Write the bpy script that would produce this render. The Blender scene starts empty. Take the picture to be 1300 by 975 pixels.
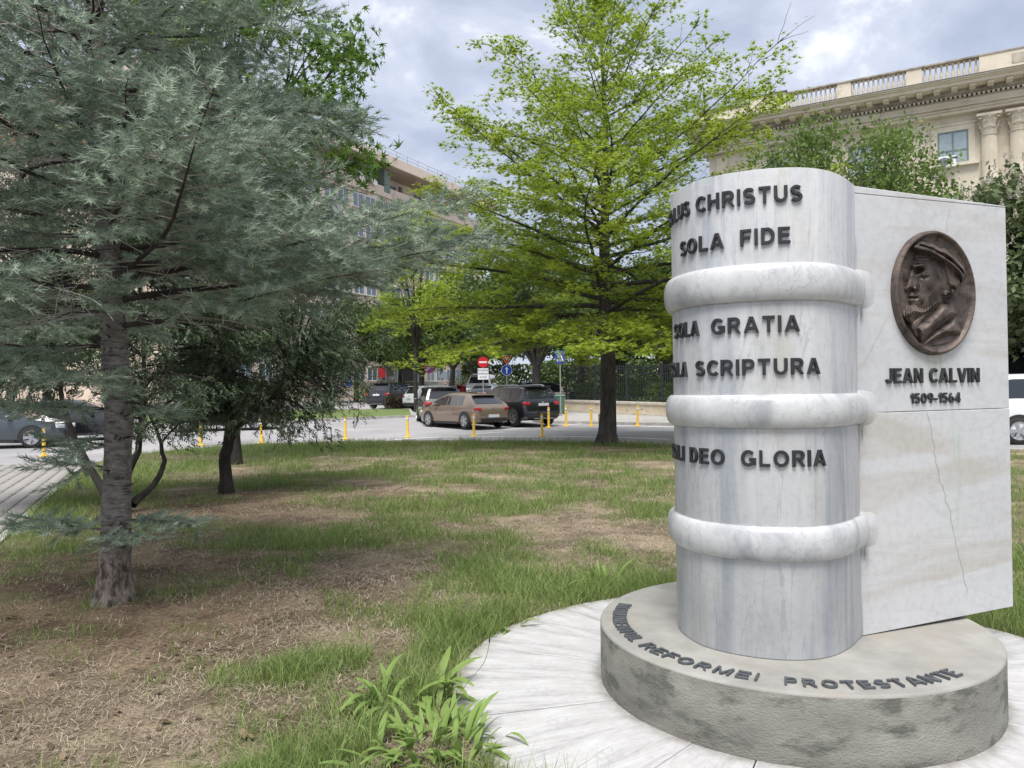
import bpy, bmesh, math, random
import numpy as np
from mathutils import Vector, Matrix
from math import sin, cos, pi, radians, sqrt, atan2, hypot
random.seed(7); rng = np.random.default_rng(11)
SC = bpy.context.scene; COL = SC.collection

# ------------------------------------------------------------------ camera
F = 977.0; CAMH = 1.6; PITCH = math.atan(7.5/F); ROLL = radians(-0.8)
_cp, _sp, _cr, _sr = cos(PITCH), sin(PITCH), cos(ROLL), sin(ROLL)
AX = Vector((_cr, -_sp*_sr, _cp*_sr)); AY = Vector((-_sr, -_sp*_cr, _cp*_cr)); AF = Vector((0, _cp, _sp))
cam_d = bpy.data.cameras.new('camera'); cam = bpy.data.objects.new('camera', cam_d); COL.objects.link(cam)
cam_d.sensor_width = 36; cam_d.lens = 36*F/1300; cam_d.clip_start = .05; cam_d.clip_end = 3000
mw = Matrix.Identity(4)
for i in range(3):
    mw[i][0] = AX[i]; mw[i][1] = AY[i]; mw[i][2] = -AF[i]
mw[2][3] = CAMH; cam.matrix_world = mw; SC.camera = cam
SC.render.resolution_x = 1024; SC.render.resolution_y = 768
def ray(px, py): return AX*((px-650)/F) + AY*(-(py-487.5)/F) + AF
def P(px, py, D):
    d = ray(px, py); return Vector((0, 0, CAMH)) + d*(D/d.y)
# ground height of the street (lawn is about 8 cm higher)
def gz(y): return -0.08 + 0.02*min(max(y-26, 0), 44)
def Gp(px, py, dz=0.0):
    d = ray(px, py); lo, hi = 1.0, 400.0
    for _ in range(60):
        m = (lo+hi)/2; z = CAMH + d.z*m/d.y
        if z > gz(m)+dz: lo = m
        else: hi = m
    return Vector((d.x*lo/d.y, lo, gz(lo)+dz))
def Z(px, py, z=0.0):
    d = ray(px, py); k = (z-CAMH)/d.z; return Vector((d.x*k, d.y*k, z))

# ------------------------------------------------------------------ world, sun, exposure
W = bpy.data.worlds.new('World'); SC.world = W; W.use_nodes = True
nt = W.node_tree; nt.nodes.clear()
SUN_EL, SUN_AZ = radians(64), radians(192)      # azimuth clockwise from +Y
def wn(t, **k):
    n = nt.nodes.new(t)
    for a, b in k.items(): setattr(n, a, b)
    return n
sky = wn('ShaderNodeTexSky', sky_type='NISHITA', sun_disc=False); sky.sun_elevation = SUN_EL; sky.sun_rotation = SUN_AZ
tc = wn('ShaderNodeTexCoord'); mp = wn('ShaderNodeMapping'); mp.inputs['Scale'].default_value = (1, 1, 2.3)
mp.inputs['Location'].default_value = (.62, .1, .35)
n1 = wn('ShaderNodeTexNoise'); n1.inputs['Scale'].default_value = 3.1; n1.inputs['Detail'].default_value = 10; n1.inputs['Roughness'].default_value = .55; n1.inputs['Distortion'].default_value = .5
r1 = wn('ShaderNodeValToRGB'); e = r1.color_ramp.elements
e[0].position = .39; e[0].color = (.235, .265, .335, 1); e[1].position = .60; e[1].color = (.56, .565, .575, 1)
m_ = e.new(.47); m_.color = (.285, .315, .39, 1); m_ = e.new(.54); m_.color = (.355, .38, .445, 1)
mul = wn('ShaderNodeMix', data_type='RGBA', blend_type='MULTIPLY'); mul.inputs[0].default_value = 1
mul.inputs[7].default_value = (.10, .10, .10, 1)
mx = wn('ShaderNodeMix', data_type='RGBA'); mx.inputs[0].default_value = .93
bg = wn('ShaderNodeBackground'); bg.inputs[1].default_value = 1.0
out = wn('ShaderNodeOutputWorld')
L = nt.links.new
L(tc.outputs['Generated'], mp.inputs[0]); L(mp.outputs[0], n1.inputs[0]); L(n1.outputs[0], r1.inputs[0])
L(sky.outputs[0], mul.inputs[6]); L(mul.outputs[2], mx.inputs[6]); L(r1.outputs[0], mx.inputs[7]); L(mx.outputs[2], bg.inputs[0]); L(bg.outputs[0], out.inputs[0])
sl = bpy.data.lights.new('sun', 'SUN'); sl.energy = 2.3; sl.angle = radians(30); sl.color = (1, .97, .92)
so = bpy.data.objects.new('sun', sl); COL.objects.link(so)
sd = Vector((sin(SUN_AZ)*cos(SUN_EL), cos(SUN_AZ)*cos(SUN_EL), sin(SUN_EL)))
so.rotation_euler = sd.to_track_quat('Z', 'Y').to_euler(); so.location = (0, 0, 30)
SC.view_settings.view_transform = 'Standard'; SC.view_settings.look = 'None'; SC.view_settings.gamma = 1
SC.view_settings.exposure = 1.1

# ------------------------------------------------------------------ helpers
def tag(o, label=None, cat=None, group=None, kind=None):
    if label: o['label'] = label
    if cat: o['category'] = cat
    if group: o['group'] = group
    if kind: o['kind'] = kind
    return o
def empty(name, loc=(0, 0, 0), rz=0, label=None, cat=None, group=None, parent=None):
    o = bpy.data.objects.new(name, None); o.empty_display_size = .2; COL.objects.link(o)
    o.location = loc; o.rotation_euler = (0, 0, rz); o.parent = parent
    return tag(o, label, cat, group)
def npmesh(name, V, Fs, mats, smooth=False, midx=None, sharp=None):
    """V (n,3); Fs list of (m,k) index arrays."""
    me = bpy.data.meshes.new(name); V = np.asarray(V, dtype=np.float32)
    Fs = [np.asarray(f, dtype=np.int32) for f in (Fs if isinstance(Fs, list) else [Fs]) if len(f)]
    me.vertices.add(len(V)); me.vertices.foreach_set('co', V.ravel())
    loops = np.concatenate([f.ravel() for f in Fs]); tot = np.concatenate([np.full(len(f), f.shape[1], np.int32) for f in Fs])
    me.loops.add(len(loops)); me.loops.foreach_set('vertex_index', loops)
    me.polygons.add(len(tot)); st = np.concatenate([[0], np.cumsum(tot)[:-1]]).astype(np.int32)
    me.polygons.foreach_set('loop_start', st); me.polygons.foreach_set('loop_total', tot)
    for m in (mats if isinstance(mats, (list, tuple)) else [mats]): me.materials.append(m)
    if midx is not None: me.polygons.foreach_set('material_index', np.asarray(midx, dtype=np.int32))
    me.update(calc_edges=True)
    if smooth:
        me.polygons.foreach_set('use_smooth', np.ones(len(tot), bool))
        if sharp: me.set_sharp_from_angle(angle=radians(sharp))
    return me
def link(name, me, parent=None, loc=None, rot=None, scale=None):
    o = bpy.data.objects.new(name, me); COL.objects.link(o); o.parent = parent
    if loc is not None: o.location = loc
    if rot is not None: o.rotation_euler = rot
    if scale is not None: o.scale = scale if hasattr(scale, '__len__') else (scale,)*3
    return o
def copy_tree(o, parent=None):
    c = o.copy(); COL.objects.link(c); c.parent = parent
    for ch in list(o.children): copy_tree(ch, c)
    return c
class MB:
    """collects polygons of several shapes into one mesh"""
    def __init__(s): s.v = []; s.f = []
    def add(s, vs, fs):
        b = len(s.v); s.v += [tuple(v) for v in vs]; s.f += [tuple(i+b for i in f) for f in fs]; return s
    def box(s, c, d, rz=0, M=None, taper=1.0):
        vs = []
        for z in (-.5, .5):
            k = taper if z > 0 else 1
            for x, y in ((-.5, -.5), (.5, -.5), (.5, .5), (-.5, .5)):
                p = Vector((x*d[0]*k, y*d[1]*k, z*d[2])); p.rotate(Matrix.Rotation(rz, 3, 'Z'))
                p = p + Vector(c); vs.append(M @ p if M else p)
        return s.add(vs, [(3, 2, 1, 0), (4, 5, 6, 7), (0, 1, 5, 4), (1, 2, 6, 5), (2, 3, 7, 6), (3, 0, 4, 7)])
    def box2(s, x0, x1, y0, y1, z0, z1): return s.box(((x0+x1)/2, (y0+y1)/2, (z0+z1)/2), (x1-x0, y1-y0, z1-z0))
    def tube(s, pts, rad, n=8, cap=True):
        pts = [Vector(p) for p in pts]; rad = rad if hasattr(rad, '__len__') else [rad]*len(pts)
        vs = []; up = None
        for i, p in enumerate(pts):
            t = (pts[min(i+1, len(pts)-1)]-pts[max(i-1, 0)])
            t = t.normalized() if t.length > 1e-9 else Vector((0, 0, 1))
            if up is None: up = t.orthogonal().normalized()
            a = (up - t*up.dot(t)).normalized(); up = a; b = t.cross(a)
            for k in range(n): vs.append(p + (a*cos(2*pi*k/n)+b*sin(2*pi*k/n))*rad[i])
        fs = [(i*n+k, i*n+(k+1) % n, (i+1)*n+(k+1) % n, (i+1)*n+k) for i in range(len(pts)-1) for k in range(n)]
        if cap: fs += [tuple(reversed(range(n))), tuple(range((len(pts)-1)*n, len(pts)*n))]
        return s.add(vs, fs)
    def lathe(s, prof, n=24, c=(0, 0, 0), axis='Z'):
        vs = []
        for r, z in prof:
            for k in range(n):
                a = 2*pi*k/n; p = (r*cos(a), r*sin(a), z)
                if axis == 'Y': p = (r*cos(a), z, r*sin(a))
                vs.append((p[0]+c[0], p[1]+c[1], p[2]+c[2]))
        m = len(prof)
        fs = [(i*n+k, i*n+(k+1) % n, (i+1)*n+(k+1) % n, (i+1)*n+k) for i in range(m-1) for k in range(n)]
        if axis == 'Y': fs = [tuple(reversed(f)) for f in fs]
        if prof[0][0] > 1e-6: fs.append(tuple(reversed(range(n))) if axis == 'Z' else tuple(range(n)))
        if prof[-1][0] > 1e-6: fs.append(tuple(range((m-1)*n, m*n)) if axis == 'Z' else tuple(reversed(range((m-1)*n, m*n))))
        return s.add(vs, fs)
    def prism(s, poly, z0, z1):
        n = len(poly); vs = [(p[0], p[1], z0) for p in poly]+[(p[0], p[1], z1) for p in poly]
        return s.add(vs, [tuple(reversed(range(n))), tuple(range(n, 2*n))]+[(i, (i+1) % n, n+(i+1) % n, n+i) for i in range(n)])
    def mesh(s, name, mat, smooth=None, bevel=0, seg=2):
        me = bpy.data.meshes.new(name); me.from_pydata([tuple(v) for v in s.v], [], s.f)
        for m in (mat if isinstance(mat, (list, tuple)) else [mat]): me.materials.append(m)
        if bevel:
            bm = bmesh.new(); bm.from_mesh(me); bmesh.ops.remove_doubles(bm, verts=bm.verts, dist=1e-5)
            ed = [e_ for e_ in bm.edges if len(e_.link_faces) == 2 and e_.calc_face_angle(0) > .5]
            bmesh.ops.bevel(bm, geom=ed, offset=bevel, segments=seg, affect='EDGES', profile=.5); bm.to_mesh(me); bm.free()
        me.validate(); me.update()
        if smooth is not None:
            me.polygons.foreach_set('use_smooth', np.ones(len(me.polygons), bool)); me.set_sharp_from_angle(angle=radians(smooth))
        return me
    def build(s, name, mat, parent=None, smooth=None, bevel=0, seg=2, loc=None, rot=None):
        return link(name, s.mesh(name, mat, smooth, bevel, seg), parent, loc, rot)

# ------------------------------------------------------------------ materials
def NM(name):
    m = bpy.data.materials.new(name); m.use_nodes = True; t = m.node_tree; b = t.nodes['Principled BSDF']
    def N(ty, **k):
        n = t.nodes.new(ty)
        for a, v in k.items():
            if a.startswith('i_'):
                key = a[2:]; key = int(key) if key.isdigit() else key
                n.inputs[key].default_value = v
            else: setattr(n, a, v)
        return n
    return m, t, b, N, t.links.new
def c4(c): return (*c, 1) if len(c) == 3 else c
def ramp(N, stops):
    r = N('ShaderNodeValToRGB'); e = r.color_ramp.elements
    e[0].position, e[0].color = stops[0][0], c4(stops[0][1]); e[1].position, e[1].color = stops[-1][0], c4(stops[-1][1])
    for p, c in stops[1:-1]: x = e.new(p); x.color = c4(c)
    return r
def mat(name, c1, c2=None, scale=5, rough=.7, bump=0, bscale=None, metal=0, stretch=(1, 1, 1), detail=6, coat=0, lo=.35, hi=.65, mid=None, spec=None, stain=None, coord='Object'):
    m, t, b, N, L = NM(name)
    b.inputs['Roughness'].default_value = rough; b.inputs['Metallic'].default_value = metal; b.inputs['Coat Weight'].default_value = coat
    if spec is not None: b.inputs['Specular IOR Level'].default_value = spec
    if c2 is None: b.inputs['Base Color'].default_value = c4(c1)
    tcn = N('ShaderNodeTexCoord'); mp = N('ShaderNodeMapping'); mp.inputs['Scale'].default_value = stretch; L(tcn.outputs[coord], mp.inputs[0])
    if c2 is not None:
        n = N('ShaderNodeTexNoise', i_Scale=scale, i_Detail=detail, i_Roughness=.6); L(mp.outputs[0], n.inputs[0])
        st = [(lo, c1), (hi, c2)] if mid is None else [(lo, c1), ((lo+hi)/2, mid), (hi, c2)]
        r = ramp(N, st); L(n.outputs[0], r.inputs[0]); col = r.outputs[0]
        if stain:
            sc_, sa, scol, s0, s1 = stain
            mp2 = N('ShaderNodeMapping'); mp2.inputs['Scale'].default_value = sa; mp2.inputs['Location'].default_value = (3.1, 1.7, .4); L(tcn.outputs[coord], mp2.inputs[0])
            n2 = N('ShaderNodeTexNoise', i_Scale=sc_, i_Detail=8, i_Roughness=.65); L(mp2.outputs[0], n2.inputs[0])
            r2 = ramp(N, [(s0, (0, 0, 0)), (s1, (1, 1, 1))]); L(n2.outputs[0], r2.inputs[0])
            mxn = N('ShaderNodeMix', data_type='RGBA'); L(r2.outputs[0], mxn.inputs[0]); L(col, mxn.inputs[6]); mxn.inputs[7].default_value = c4(scol); col = mxn.outputs[2]
        L(col, b.inputs['Base Color'])
    if bump:
        nb = N('ShaderNodeTexNoise', i_Scale=bscale or scale*6, i_Detail=6, i_Roughness=.6); L(mp.outputs[0], nb.inputs[0])
        bn = N('ShaderNodeBump', i_Strength=bump, i_Distance=.02); L(nb.outputs[0], bn.inputs['Height']); L(bn.outputs[0], b.inputs['Normal'])
    return m
def leafmat(name, cs, trans=.35, rough=.55, big=.9, wi=.55, wn_=.55):
    """colour varies leaf by leaf and, gently, clump by clump"""
    m, t, b, N, L = NM(name)
    g = N('ShaderNodeNewGeometry'); r = ramp(N, [(i/(len(cs)-1), c) for i, c in enumerate(cs)])
    n = N('ShaderNodeTexNoise', i_Scale=big, i_Detail=3); tcn = N('ShaderNodeTexCoord'); L(tcn.outputs['Object'], n.inputs[0])
    a = N('ShaderNodeMath', operation='MULTIPLY_ADD', i_1=wi, i_2=.5-.5*wi-.5*wn_); L(g.outputs['Random Per Island'], a.inputs[0])
    a2 = N('ShaderNodeMath', operation='MULTIPLY_ADD', i_1=wn_); L(n.outputs[0], a2.inputs[0]); L(a.outputs[0], a2.inputs[2])
    L(a2.outputs[0], r.inputs[0]); L(r.outputs[0], b.inputs['Base Color']); b.inputs['Roughness'].default_value = rough
    b.inputs['Specular IOR Level'].default_value = .3
    tr = N('ShaderNodeBsdfTranslucent'); L(r.outputs[0], tr.inputs[0]); ms = N('ShaderNodeMixShader', i_0=trans)
    L(b.outputs[0], ms.inputs[1]); L(tr.outputs[0], ms.inputs[2]); L(ms.outputs[0], t.nodes['Material Output'].inputs[0])
    return m

M = {}
M['asphalt'] = mat('asphalt', (.27, .262, .265), (.37, .355, .36), scale=.35, rough=.9, bump=.3, bscale=60, detail=9)
M['street_far'] = mat('street_far', (.17, .17, .18), (.23, .23, .235), scale=.5, rough=.9)
M['kerb'] = mat('kerb_stone', (.30, .29, .27), (.42, .41, .39), scale=4, rough=.85, bump=.2)
M['pavement'] = mat('pavement_stone', (.33, .31, .29), (.42, .40, .38), scale=3, rough=.9, bump=.2)
M['paint'] = mat('road_paint', (.62, .62, .60), (.85, .85, .84), scale=14, rough=.7, detail=8)
M['paver'] = mat('grey_paver', (.25, .235, .22), (.36, .34, .32), scale=9, rough=.9, bump=.3)
M['joint'] = mat('joint_soil', (.09, .08, .06), (.15, .14, .09), scale=8, rough=1)
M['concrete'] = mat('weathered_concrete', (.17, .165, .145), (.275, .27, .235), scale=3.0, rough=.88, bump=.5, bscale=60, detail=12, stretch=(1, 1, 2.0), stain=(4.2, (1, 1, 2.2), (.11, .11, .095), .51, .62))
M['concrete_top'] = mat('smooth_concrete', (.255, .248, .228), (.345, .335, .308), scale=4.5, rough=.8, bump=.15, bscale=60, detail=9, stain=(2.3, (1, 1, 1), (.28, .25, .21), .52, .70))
M['bronze_letter'] = mat('dark_bronze_letters', (.028, .03, .034), (.05, .052, .056), scale=40, rough=.45, metal=.4, bump=.15)
M['lead_letter'] = mat('worn_metal_letters', (.07, .08, .09), (.17, .18, .19), scale=30, rough=.5, metal=.5, bump=.2)
M['bronze'] = mat('patinated_bronze', (.075, .058, .05), (.17, .13, .112), scale=7, rough=.52, metal=.4, bump=.25, bscale=60, detail=9, stain=(14, (1, 1, 1), (.04, .033, .03), .5, .62))
M['fir_bark'] = mat('fir_bark', (.10, .09, .08), (.27, .25, .23), scale=11, rough=.95, bump=1, bscale=34, stretch=(1, 1, 2.2), detail=12, lo=.32, hi=.68, stain=(11, (1, 1, 4.5), (.055, .047, .042), .55, .62))
M['fir_knot'] = mat('fir_knot_bark', (.06, .052, .047), (.16, .145, .13), scale=30, rough=1, bump=.8, bscale=60)
M['fir_base_bark'] = mat('fir_root_bark', (.055, .042, .035), (.27, .22, .19), scale=24, rough=1, bump=1, bscale=40, stretch=(1, 1, .4), detail=9, lo=.40, hi=.60)
M['twig'] = mat('pale_bare_twigs', (.22, .20, .175), (.44, .41, .37), scale=6, rough=.95)
M['dark_bark'] = mat('dark_bark', (.022, .018, .016), (.06, .05, .044), scale=8, rough=1, bump=.9, bscale=16, stretch=(1, 1, .3))
M['oak_bark'] = mat('oak_bark', (.03, .027, .025), (.085, .075, .068), scale=10, rough=1, bump=.9, bscale=18, stretch=(1, 1, .25))
M['street_bark'] = mat('street_tree_bark', (.05, .045, .04), (.12, .11, .10), scale=6, rough=1, bump=.6, stretch=(1, 1, .3))
M['fir'] = leafmat('fir_needles', [(.08, .11, .075), (.18, .24, .175), (.34, .42, .32), (.58, .65, .53)], trans=.2, rough=.6, big=5.5, wi=.35, wn_=1.9)
M['juniper'] = leafmat('juniper_sprays', [(.04, .062, .034), (.085, .12, .065), (.17, .21, .12)], trans=.15)
M['oak'] = leafmat('pin_oak_leaves', [(.15, .23, .024), (.27, .37, .04), (.40, .50, .065), (.54, .62, .12)], trans=.5, big=1.2, wi=.5, wn_=1.1)
M['maple'] = leafmat('plane_leaves', [(.06, .12, .022), (.13, .23, .04), (.22, .35, .06)], trans=.4)
M['lime'] = leafmat('dark_green_leaves', [(.08, .13, .035), (.15, .225, .055), (.25, .34, .09)], trans=.4)
M['chestnut'] = leafmat('chestnut_leaves', [(.075, .105, .045), (.14, .18, .08), (.23, .28, .14)], trans=.3)
M['blossom'] = leafmat('cream_blossom', [(.45, .40, .33), (.70, .66, .58)], trans=.3)
M['street_leaf'] = leafmat('street_tree_leaves', [(.045, .07, .022), (.09, .14, .04), (.17, .23, .065)], trans=.3, big=.4)
M['grass'] = leafmat('grass_blades', [(.11, .165, .045), (.19, .27, .075), (.28, .36, .12), (.50, .48, .27)], trans=.4, big=1.6)
M['straw'] = leafmat('dry_straw', [(.15, .11, .08), (.35, .285, .21), (.66, .57, .44)], trans=.15, big=1.5)
M['weed'] = leafmat('broad_weed_leaves', [(.10, .18, .035), (.18, .29, .06), (.30, .40, .13), (.46, .46, .22)], trans=.35, big=3)
M['stalk'] = mat('dry_stalk', (.12, .09, .05), (.2, .17, .1), scale=9)
M['hedge'] = leafmat('clipped_hedge', [(.05, .035, .028), (.085, .06, .045), (.10, .09, .05)], trans=.2)
M['yellow'] = mat('yellow_plastic', (.70, .42, .035), (.84, .53, .05), scale=6, rough=.5)
M['reflect'] = mat('reflective_band', (.75, .72, .62), rough=.4)
M['iron'] = mat('dark_iron', (.03, .035, .04), (.06, .065, .07), scale=5, rough=.5, metal=.5)
M['fence_wall'] = mat('ochre_render', (.50, .42, .30), (.62, .54, .42), scale=1.4, rough=.9, bump=.3, stain=(1.8, (1, 1, 3), (.23, .19, .13), .56, .68))
M['coping'] = mat('coping_stone', (.40, .36, .29), (.52, .48, .41), scale=3, rough=.9, bump=.3)
M['zinc'] = mat('zinc_pole', (.35, .36, .37), (.45, .46, .47), scale=4, rough=.45, metal=.6)
M['green_bin'] = mat('green_plastic', (.05, .12, .08), (.07, .16, .11), scale=4, rough=.5)
M['sign_red'] = mat('sign_red', (.62, .015, .03), rough=.4); M['sign_blue'] = mat('sign_blue', (.01, .06, .42), rough=.4)
M['white'] = mat('white_enamel', (.80, .80, .80), rough=.4); M['black'] = mat('black_print', (.02, .02, .02), rough=.6)
M['sign_grey'] = mat('sign_print', (.16, .18, .2), rough=.6)
M['peach'] = mat('peach_render', (.68, .56, .46), (.76, .63, .53), scale=.5, rough=.9, bump=.1, stain=(.6, (1, 1, .3), (.45, .34, .28), .55, .7))
M['panel_grey'] = mat('grey_green_panel', (.34, .37, .34), (.42, .45, .42), scale=1, rough=.8)
M['peach_shaded'] = mat('shaded_peach_render', (.46, .35, .27), (.52, .41, .32), scale=.7, rough=.9)  # peach render darkened to paint in the shadow under the roof slab
M['pvc'] = mat('white_window_frame', (.72, .72, .70), rough=.4); M['wood'] = mat('brown_shutter', (.14, .11, .10), (.2, .16, .14), scale=3, rough=.7)
M['shutter'] = mat('grey_green_shutter', (.16, .20, .19), (.2, .25, .23), scale=3, rough=.7)
M['dish'] = mat('satellite_dish_white', (.70, .66, .60), rough=.4)
M['lime_stone'] = mat('palace_stone', (.60, .53, .405), (.72, .65, .52), scale=.8, rough=.9, bump=.25, bscale=9, stain=(.9, (1, 1, 2.5), (.46, .40, .30), .56, .72))
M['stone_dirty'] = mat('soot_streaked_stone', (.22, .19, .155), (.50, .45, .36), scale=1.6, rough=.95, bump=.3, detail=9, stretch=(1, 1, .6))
M['black_roof'] = mat('lead_coping', (.10, .095, .09), (.19, .18, .165), scale=3, rough=.8)
def glassmat(name, c, rough=.08, spec=.8):
    m = mat(name, c, rough=rough, coat=.6, spec=spec); return m
M['glass'] = glassmat('window_glass', (.13, .17, .20)); M['curtain'] = mat('blue_grey_blind', (.30, .37, .40), (.38, .45, .48), scale=3, rough=.6, coat=.5)
M['car_glass'] = glassmat('car_glass', (.02, .024, .028), rough=.04)
M['tyre'] = mat('tyre_rubber', (.018, .018, .018), (.035, .035, .035), scale=12, rough=.9)
M['rim'] = mat('alloy_rim', (.50, .51, .52), rough=.3, metal=.8)
M['trim'] = mat('black_trim', (.02, .02, .021), rough=.6)
M['tail'] = mat('red_tail_light', (.45, .01, .015), rough=.15, coat=.8); M['lamp'] = mat('clear_lamp', (.55, .57, .6), rough=.15, coat=.8)
M['plate'] = mat('number_plate', (.72, .73, .74), rough=.5)
def paint(name, c, metal=.35): return mat(name, c, rough=.28, metal=metal, coat=1)

# marble ------------------------------------------------------------
def gmask(N, L, out_, c, w):
    a = N('ShaderNodeMath', operation='SUBTRACT', i_1=c); L(out_, a.inputs[0]); b = N('ShaderNodeMath', operation='DIVIDE', i_1=w); L(a.outputs[0], b.inputs[0])
    q = N('ShaderNodeMath', operation='MULTIPLY'); L(b.outputs[0], q.inputs[0]); L(b.outputs[0], q.inputs[1]); m = N('ShaderNodeMath', operation='MULTIPLY', i_1=-1.0); L(q.outputs[0], m.inputs[0]); e = N('ShaderNodeMath', operation='EXPONENT'); L(m.outputs[0], e.inputs[0]); return e.outputs[0]
def mulm(N, L, a, b):
    q = N('ShaderNodeMath', operation='MULTIPLY'); L(a, q.inputs[0]); L(b, q.inputs[1]) if hasattr(b, 'links') else setattr(q.inputs[1], 'default_value', b); return q.outputs[0]
def r2b(N, L, tcn):
    n_ = N('ShaderNodeTexNoise', i_Scale=7, i_Detail=7); L(tcn.outputs['Object'], n_.inputs[0]); q = ramp(N, [(.36, (0, 0, 0)), (.66, (1, 1, 1))]); L(n_.outputs[0], q.inputs[0]); return q
def marble(name, base, vein, light, stretch, scale, warm=None, rot=(0, 0, 0), rough=.42, speck=None, grime=None):
    m, t, b, N, L = NM(name); b.inputs['Roughness'].default_value = rough; b.inputs['Specular IOR Level'].default_value = .35
    tcn = N('ShaderNodeTexCoord'); mp = N('ShaderNodeMapping'); mp.inputs['Scale'].default_value = stretch; mp.inputs['Rotation'].default_value = rot
    L(tcn.outputs['Object'], mp.inputs[0])
    n = N('ShaderNodeTexNoise', i_Scale=scale, i_Detail=8, i_Roughness=.62, i_Distortion=.6); L(mp.outputs[0], n.inputs[0])
    r = ramp(N, [(.30, vein), (.47, base), (.70, light)]); L(n.outputs[0], r.inputs[0]); col = r.outputs[0]
    n2 = N('ShaderNodeTexNoise', i_Scale=scale*2.6, i_Detail=9, i_Roughness=.7, i_Distortion=1.2); L(mp.outputs[0], n2.inputs[0])
    r2 = ramp(N, [(.60, (0, 0, 0)), (.72, (.55, .55, .55))]); L(n2.outputs[0], r2.inputs[0])
    mx = N('ShaderNodeMix', data_type='RGBA'); L(r2.outputs[0], mx.inputs[0]); L(col, mx.inputs[6]); mx.inputs[7].default_value = c4(vein); col = mx.outputs[2]
    nv = N('ShaderNodeTexNoise', i_Scale=scale*1.7, i_Detail=7, i_Roughness=.55, i_Distortion=.9); L(mp.outputs[0], nv.inputs[0])
    rv = ramp(N, [(.482, (0, 0, 0)), (.500, (.55, .55, .55)), (.520, (0, 0, 0))]); L(nv.outputs[0], rv.inputs[0])
    mv = N('ShaderNodeMix', data_type='RGBA'); L(rv.outputs[0], mv.inputs[0]); L(col, mv.inputs[6]); mv.inputs[7].default_value = c4(vein); col = mv.outputs[2]
    if warm:
        wc, ws, wst, w0, w1 = warm
        mp3 = N('ShaderNodeMapping'); mp3.inputs['Scale'].default_value = wst; mp3.inputs['Rotation'].default_value = (0, .30, 0); L(tcn.outputs['Object'], mp3.inputs[0])
        n3 = N('ShaderNodeTexNoise', i_Scale=ws, i_Detail=6, i_Roughness=.55, i_Distortion=.8); L(mp3.outputs[0], n3.inputs[0])
        r3 = ramp(N, [(w0, (0, 0, 0)), (w1, (.75, .75, .75))]); L(n3.outputs[0], r3.inputs[0])
        m3 = N('ShaderNodeMix', data_type='RGBA'); L(r3.outputs[0], m3.inputs[0]); L(col, m3.inputs[6]); m3.inputs[7].default_value = c4(wc); col = m3.outputs[2]
    n4 = N('ShaderNodeTexNoise', i_Scale=26, i_Detail=4); L(tcn.outputs['Object'], n4.inputs[0])
    r4 = ramp(N, [(.25, (.90, .90, .895)), (.55, (1, 1, 1))]); L(n4.outputs[0], r4.inputs[0])
    m4 = N('ShaderNodeMix', data_type='RGBA', blend_type='MULTIPLY'); m4.inputs[0].default_value = 1; L(col, m4.inputs[6]); L(r4.outputs[0], m4.inputs[7])
    fin = m4.outputs[2]
    if grime:
        sx = N('ShaderNodeSeparateXYZ'); L(tcn.outputs['Object'], sx.inputs[0])
        ns = N('ShaderNodeTexNoise', i_Scale=30, i_Detail=6); mps = N('ShaderNodeMapping'); mps.inputs['Scale'].default_value = (1, 1, .12); L(tcn.outputs['Object'], mps.inputs[0]); L(mps.outputs[0], ns.inputs[0])
        rs_ = ramp(N, [(.42, (0, 0, 0)), (.62, (1, 1, 1))]); L(ns.outputs[0], rs_.inputs[0])
        for gc_, col_, amt in grime:
            acc = None
            if 'r' in gc_:
                ln = N('ShaderNodeVectorMath', operation='LENGTH'); L(tcn.outputs['Object'], ln.inputs[0]); acc = gmask(N, L, ln.outputs['Value'], *gc_['r'])
            for ax_ in 'xyz':
                if ax_ in gc_:
                    g_ = gmask(N, L, sx.outputs['XYZ'.index(ax_.upper())], *gc_[ax_]); acc = g_ if acc is None else mulm(N, L, acc, g_)
            acc = mulm(N, L, acc, (rs_ if 'r' not in gc_ else r2b(N, L, tcn)).outputs[0]); acc = mulm(N, L, acc, amt); mg_ = N('ShaderNodeMix', data_type='RGBA'); L(acc, mg_.inputs[0]); L(fin, mg_.inputs[6]); mg_.inputs[7].default_value = c4(col_); fin = mg_.outputs[2]
    L(fin, b.inputs['Base Color'])
    nb = N('ShaderNodeTexNoise', i_Scale=90, i_Detail=4); L(tcn.outputs['Object'], nb.inputs[0]); bn = N('ShaderNodeBump', i_Strength=.10, i_Distance=.01)
    L(nb.outputs[0], bn.inputs['Height']); L(bn.outputs[0], b.inputs['Normal'])
    return m
M['marble_spine'] = marble('streaked_grey_marble', (.48, .488, .50), (.315, .335, .375), (.57, .57, .57), (1, 1, .10), 6.5, warm=((.46, .44, .39), 3, (1, 1, .25), .55, .72))
M['marble_band'] = marble('polished_grey_marble', (.52, .525, .53), (.34, .35, .375), (.60, .60, .60), (1, 1, .5), 4.5, rough=.3)
M['marble_cover'] = marble('pale_banded_marble', (.55, .555, .565), (.495, .50, .515), (.59, .59, .595), (.35, .35, 1.3), 1.1, warm=((.46, .43, .385), 1.7, (.35, .35, 2.2), .52, .64), rough=.36, grime=[({'x': (2.26, .13), 'z': (1.70, .10)}, (.40, .42, .30), .8), ({'x': (2.42, .05), 'z': (1.15, .35)}, (.36, .44, .36), .6)]+[({'x': (1.80, .022), 'z': (zz_, .05)}, (.05, .05, .045), 1.0) for zz_ in (1.965, 1.355, .73)]+[({'x': (1.778, .007)}, (.12, .11, .10), .7)])
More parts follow.
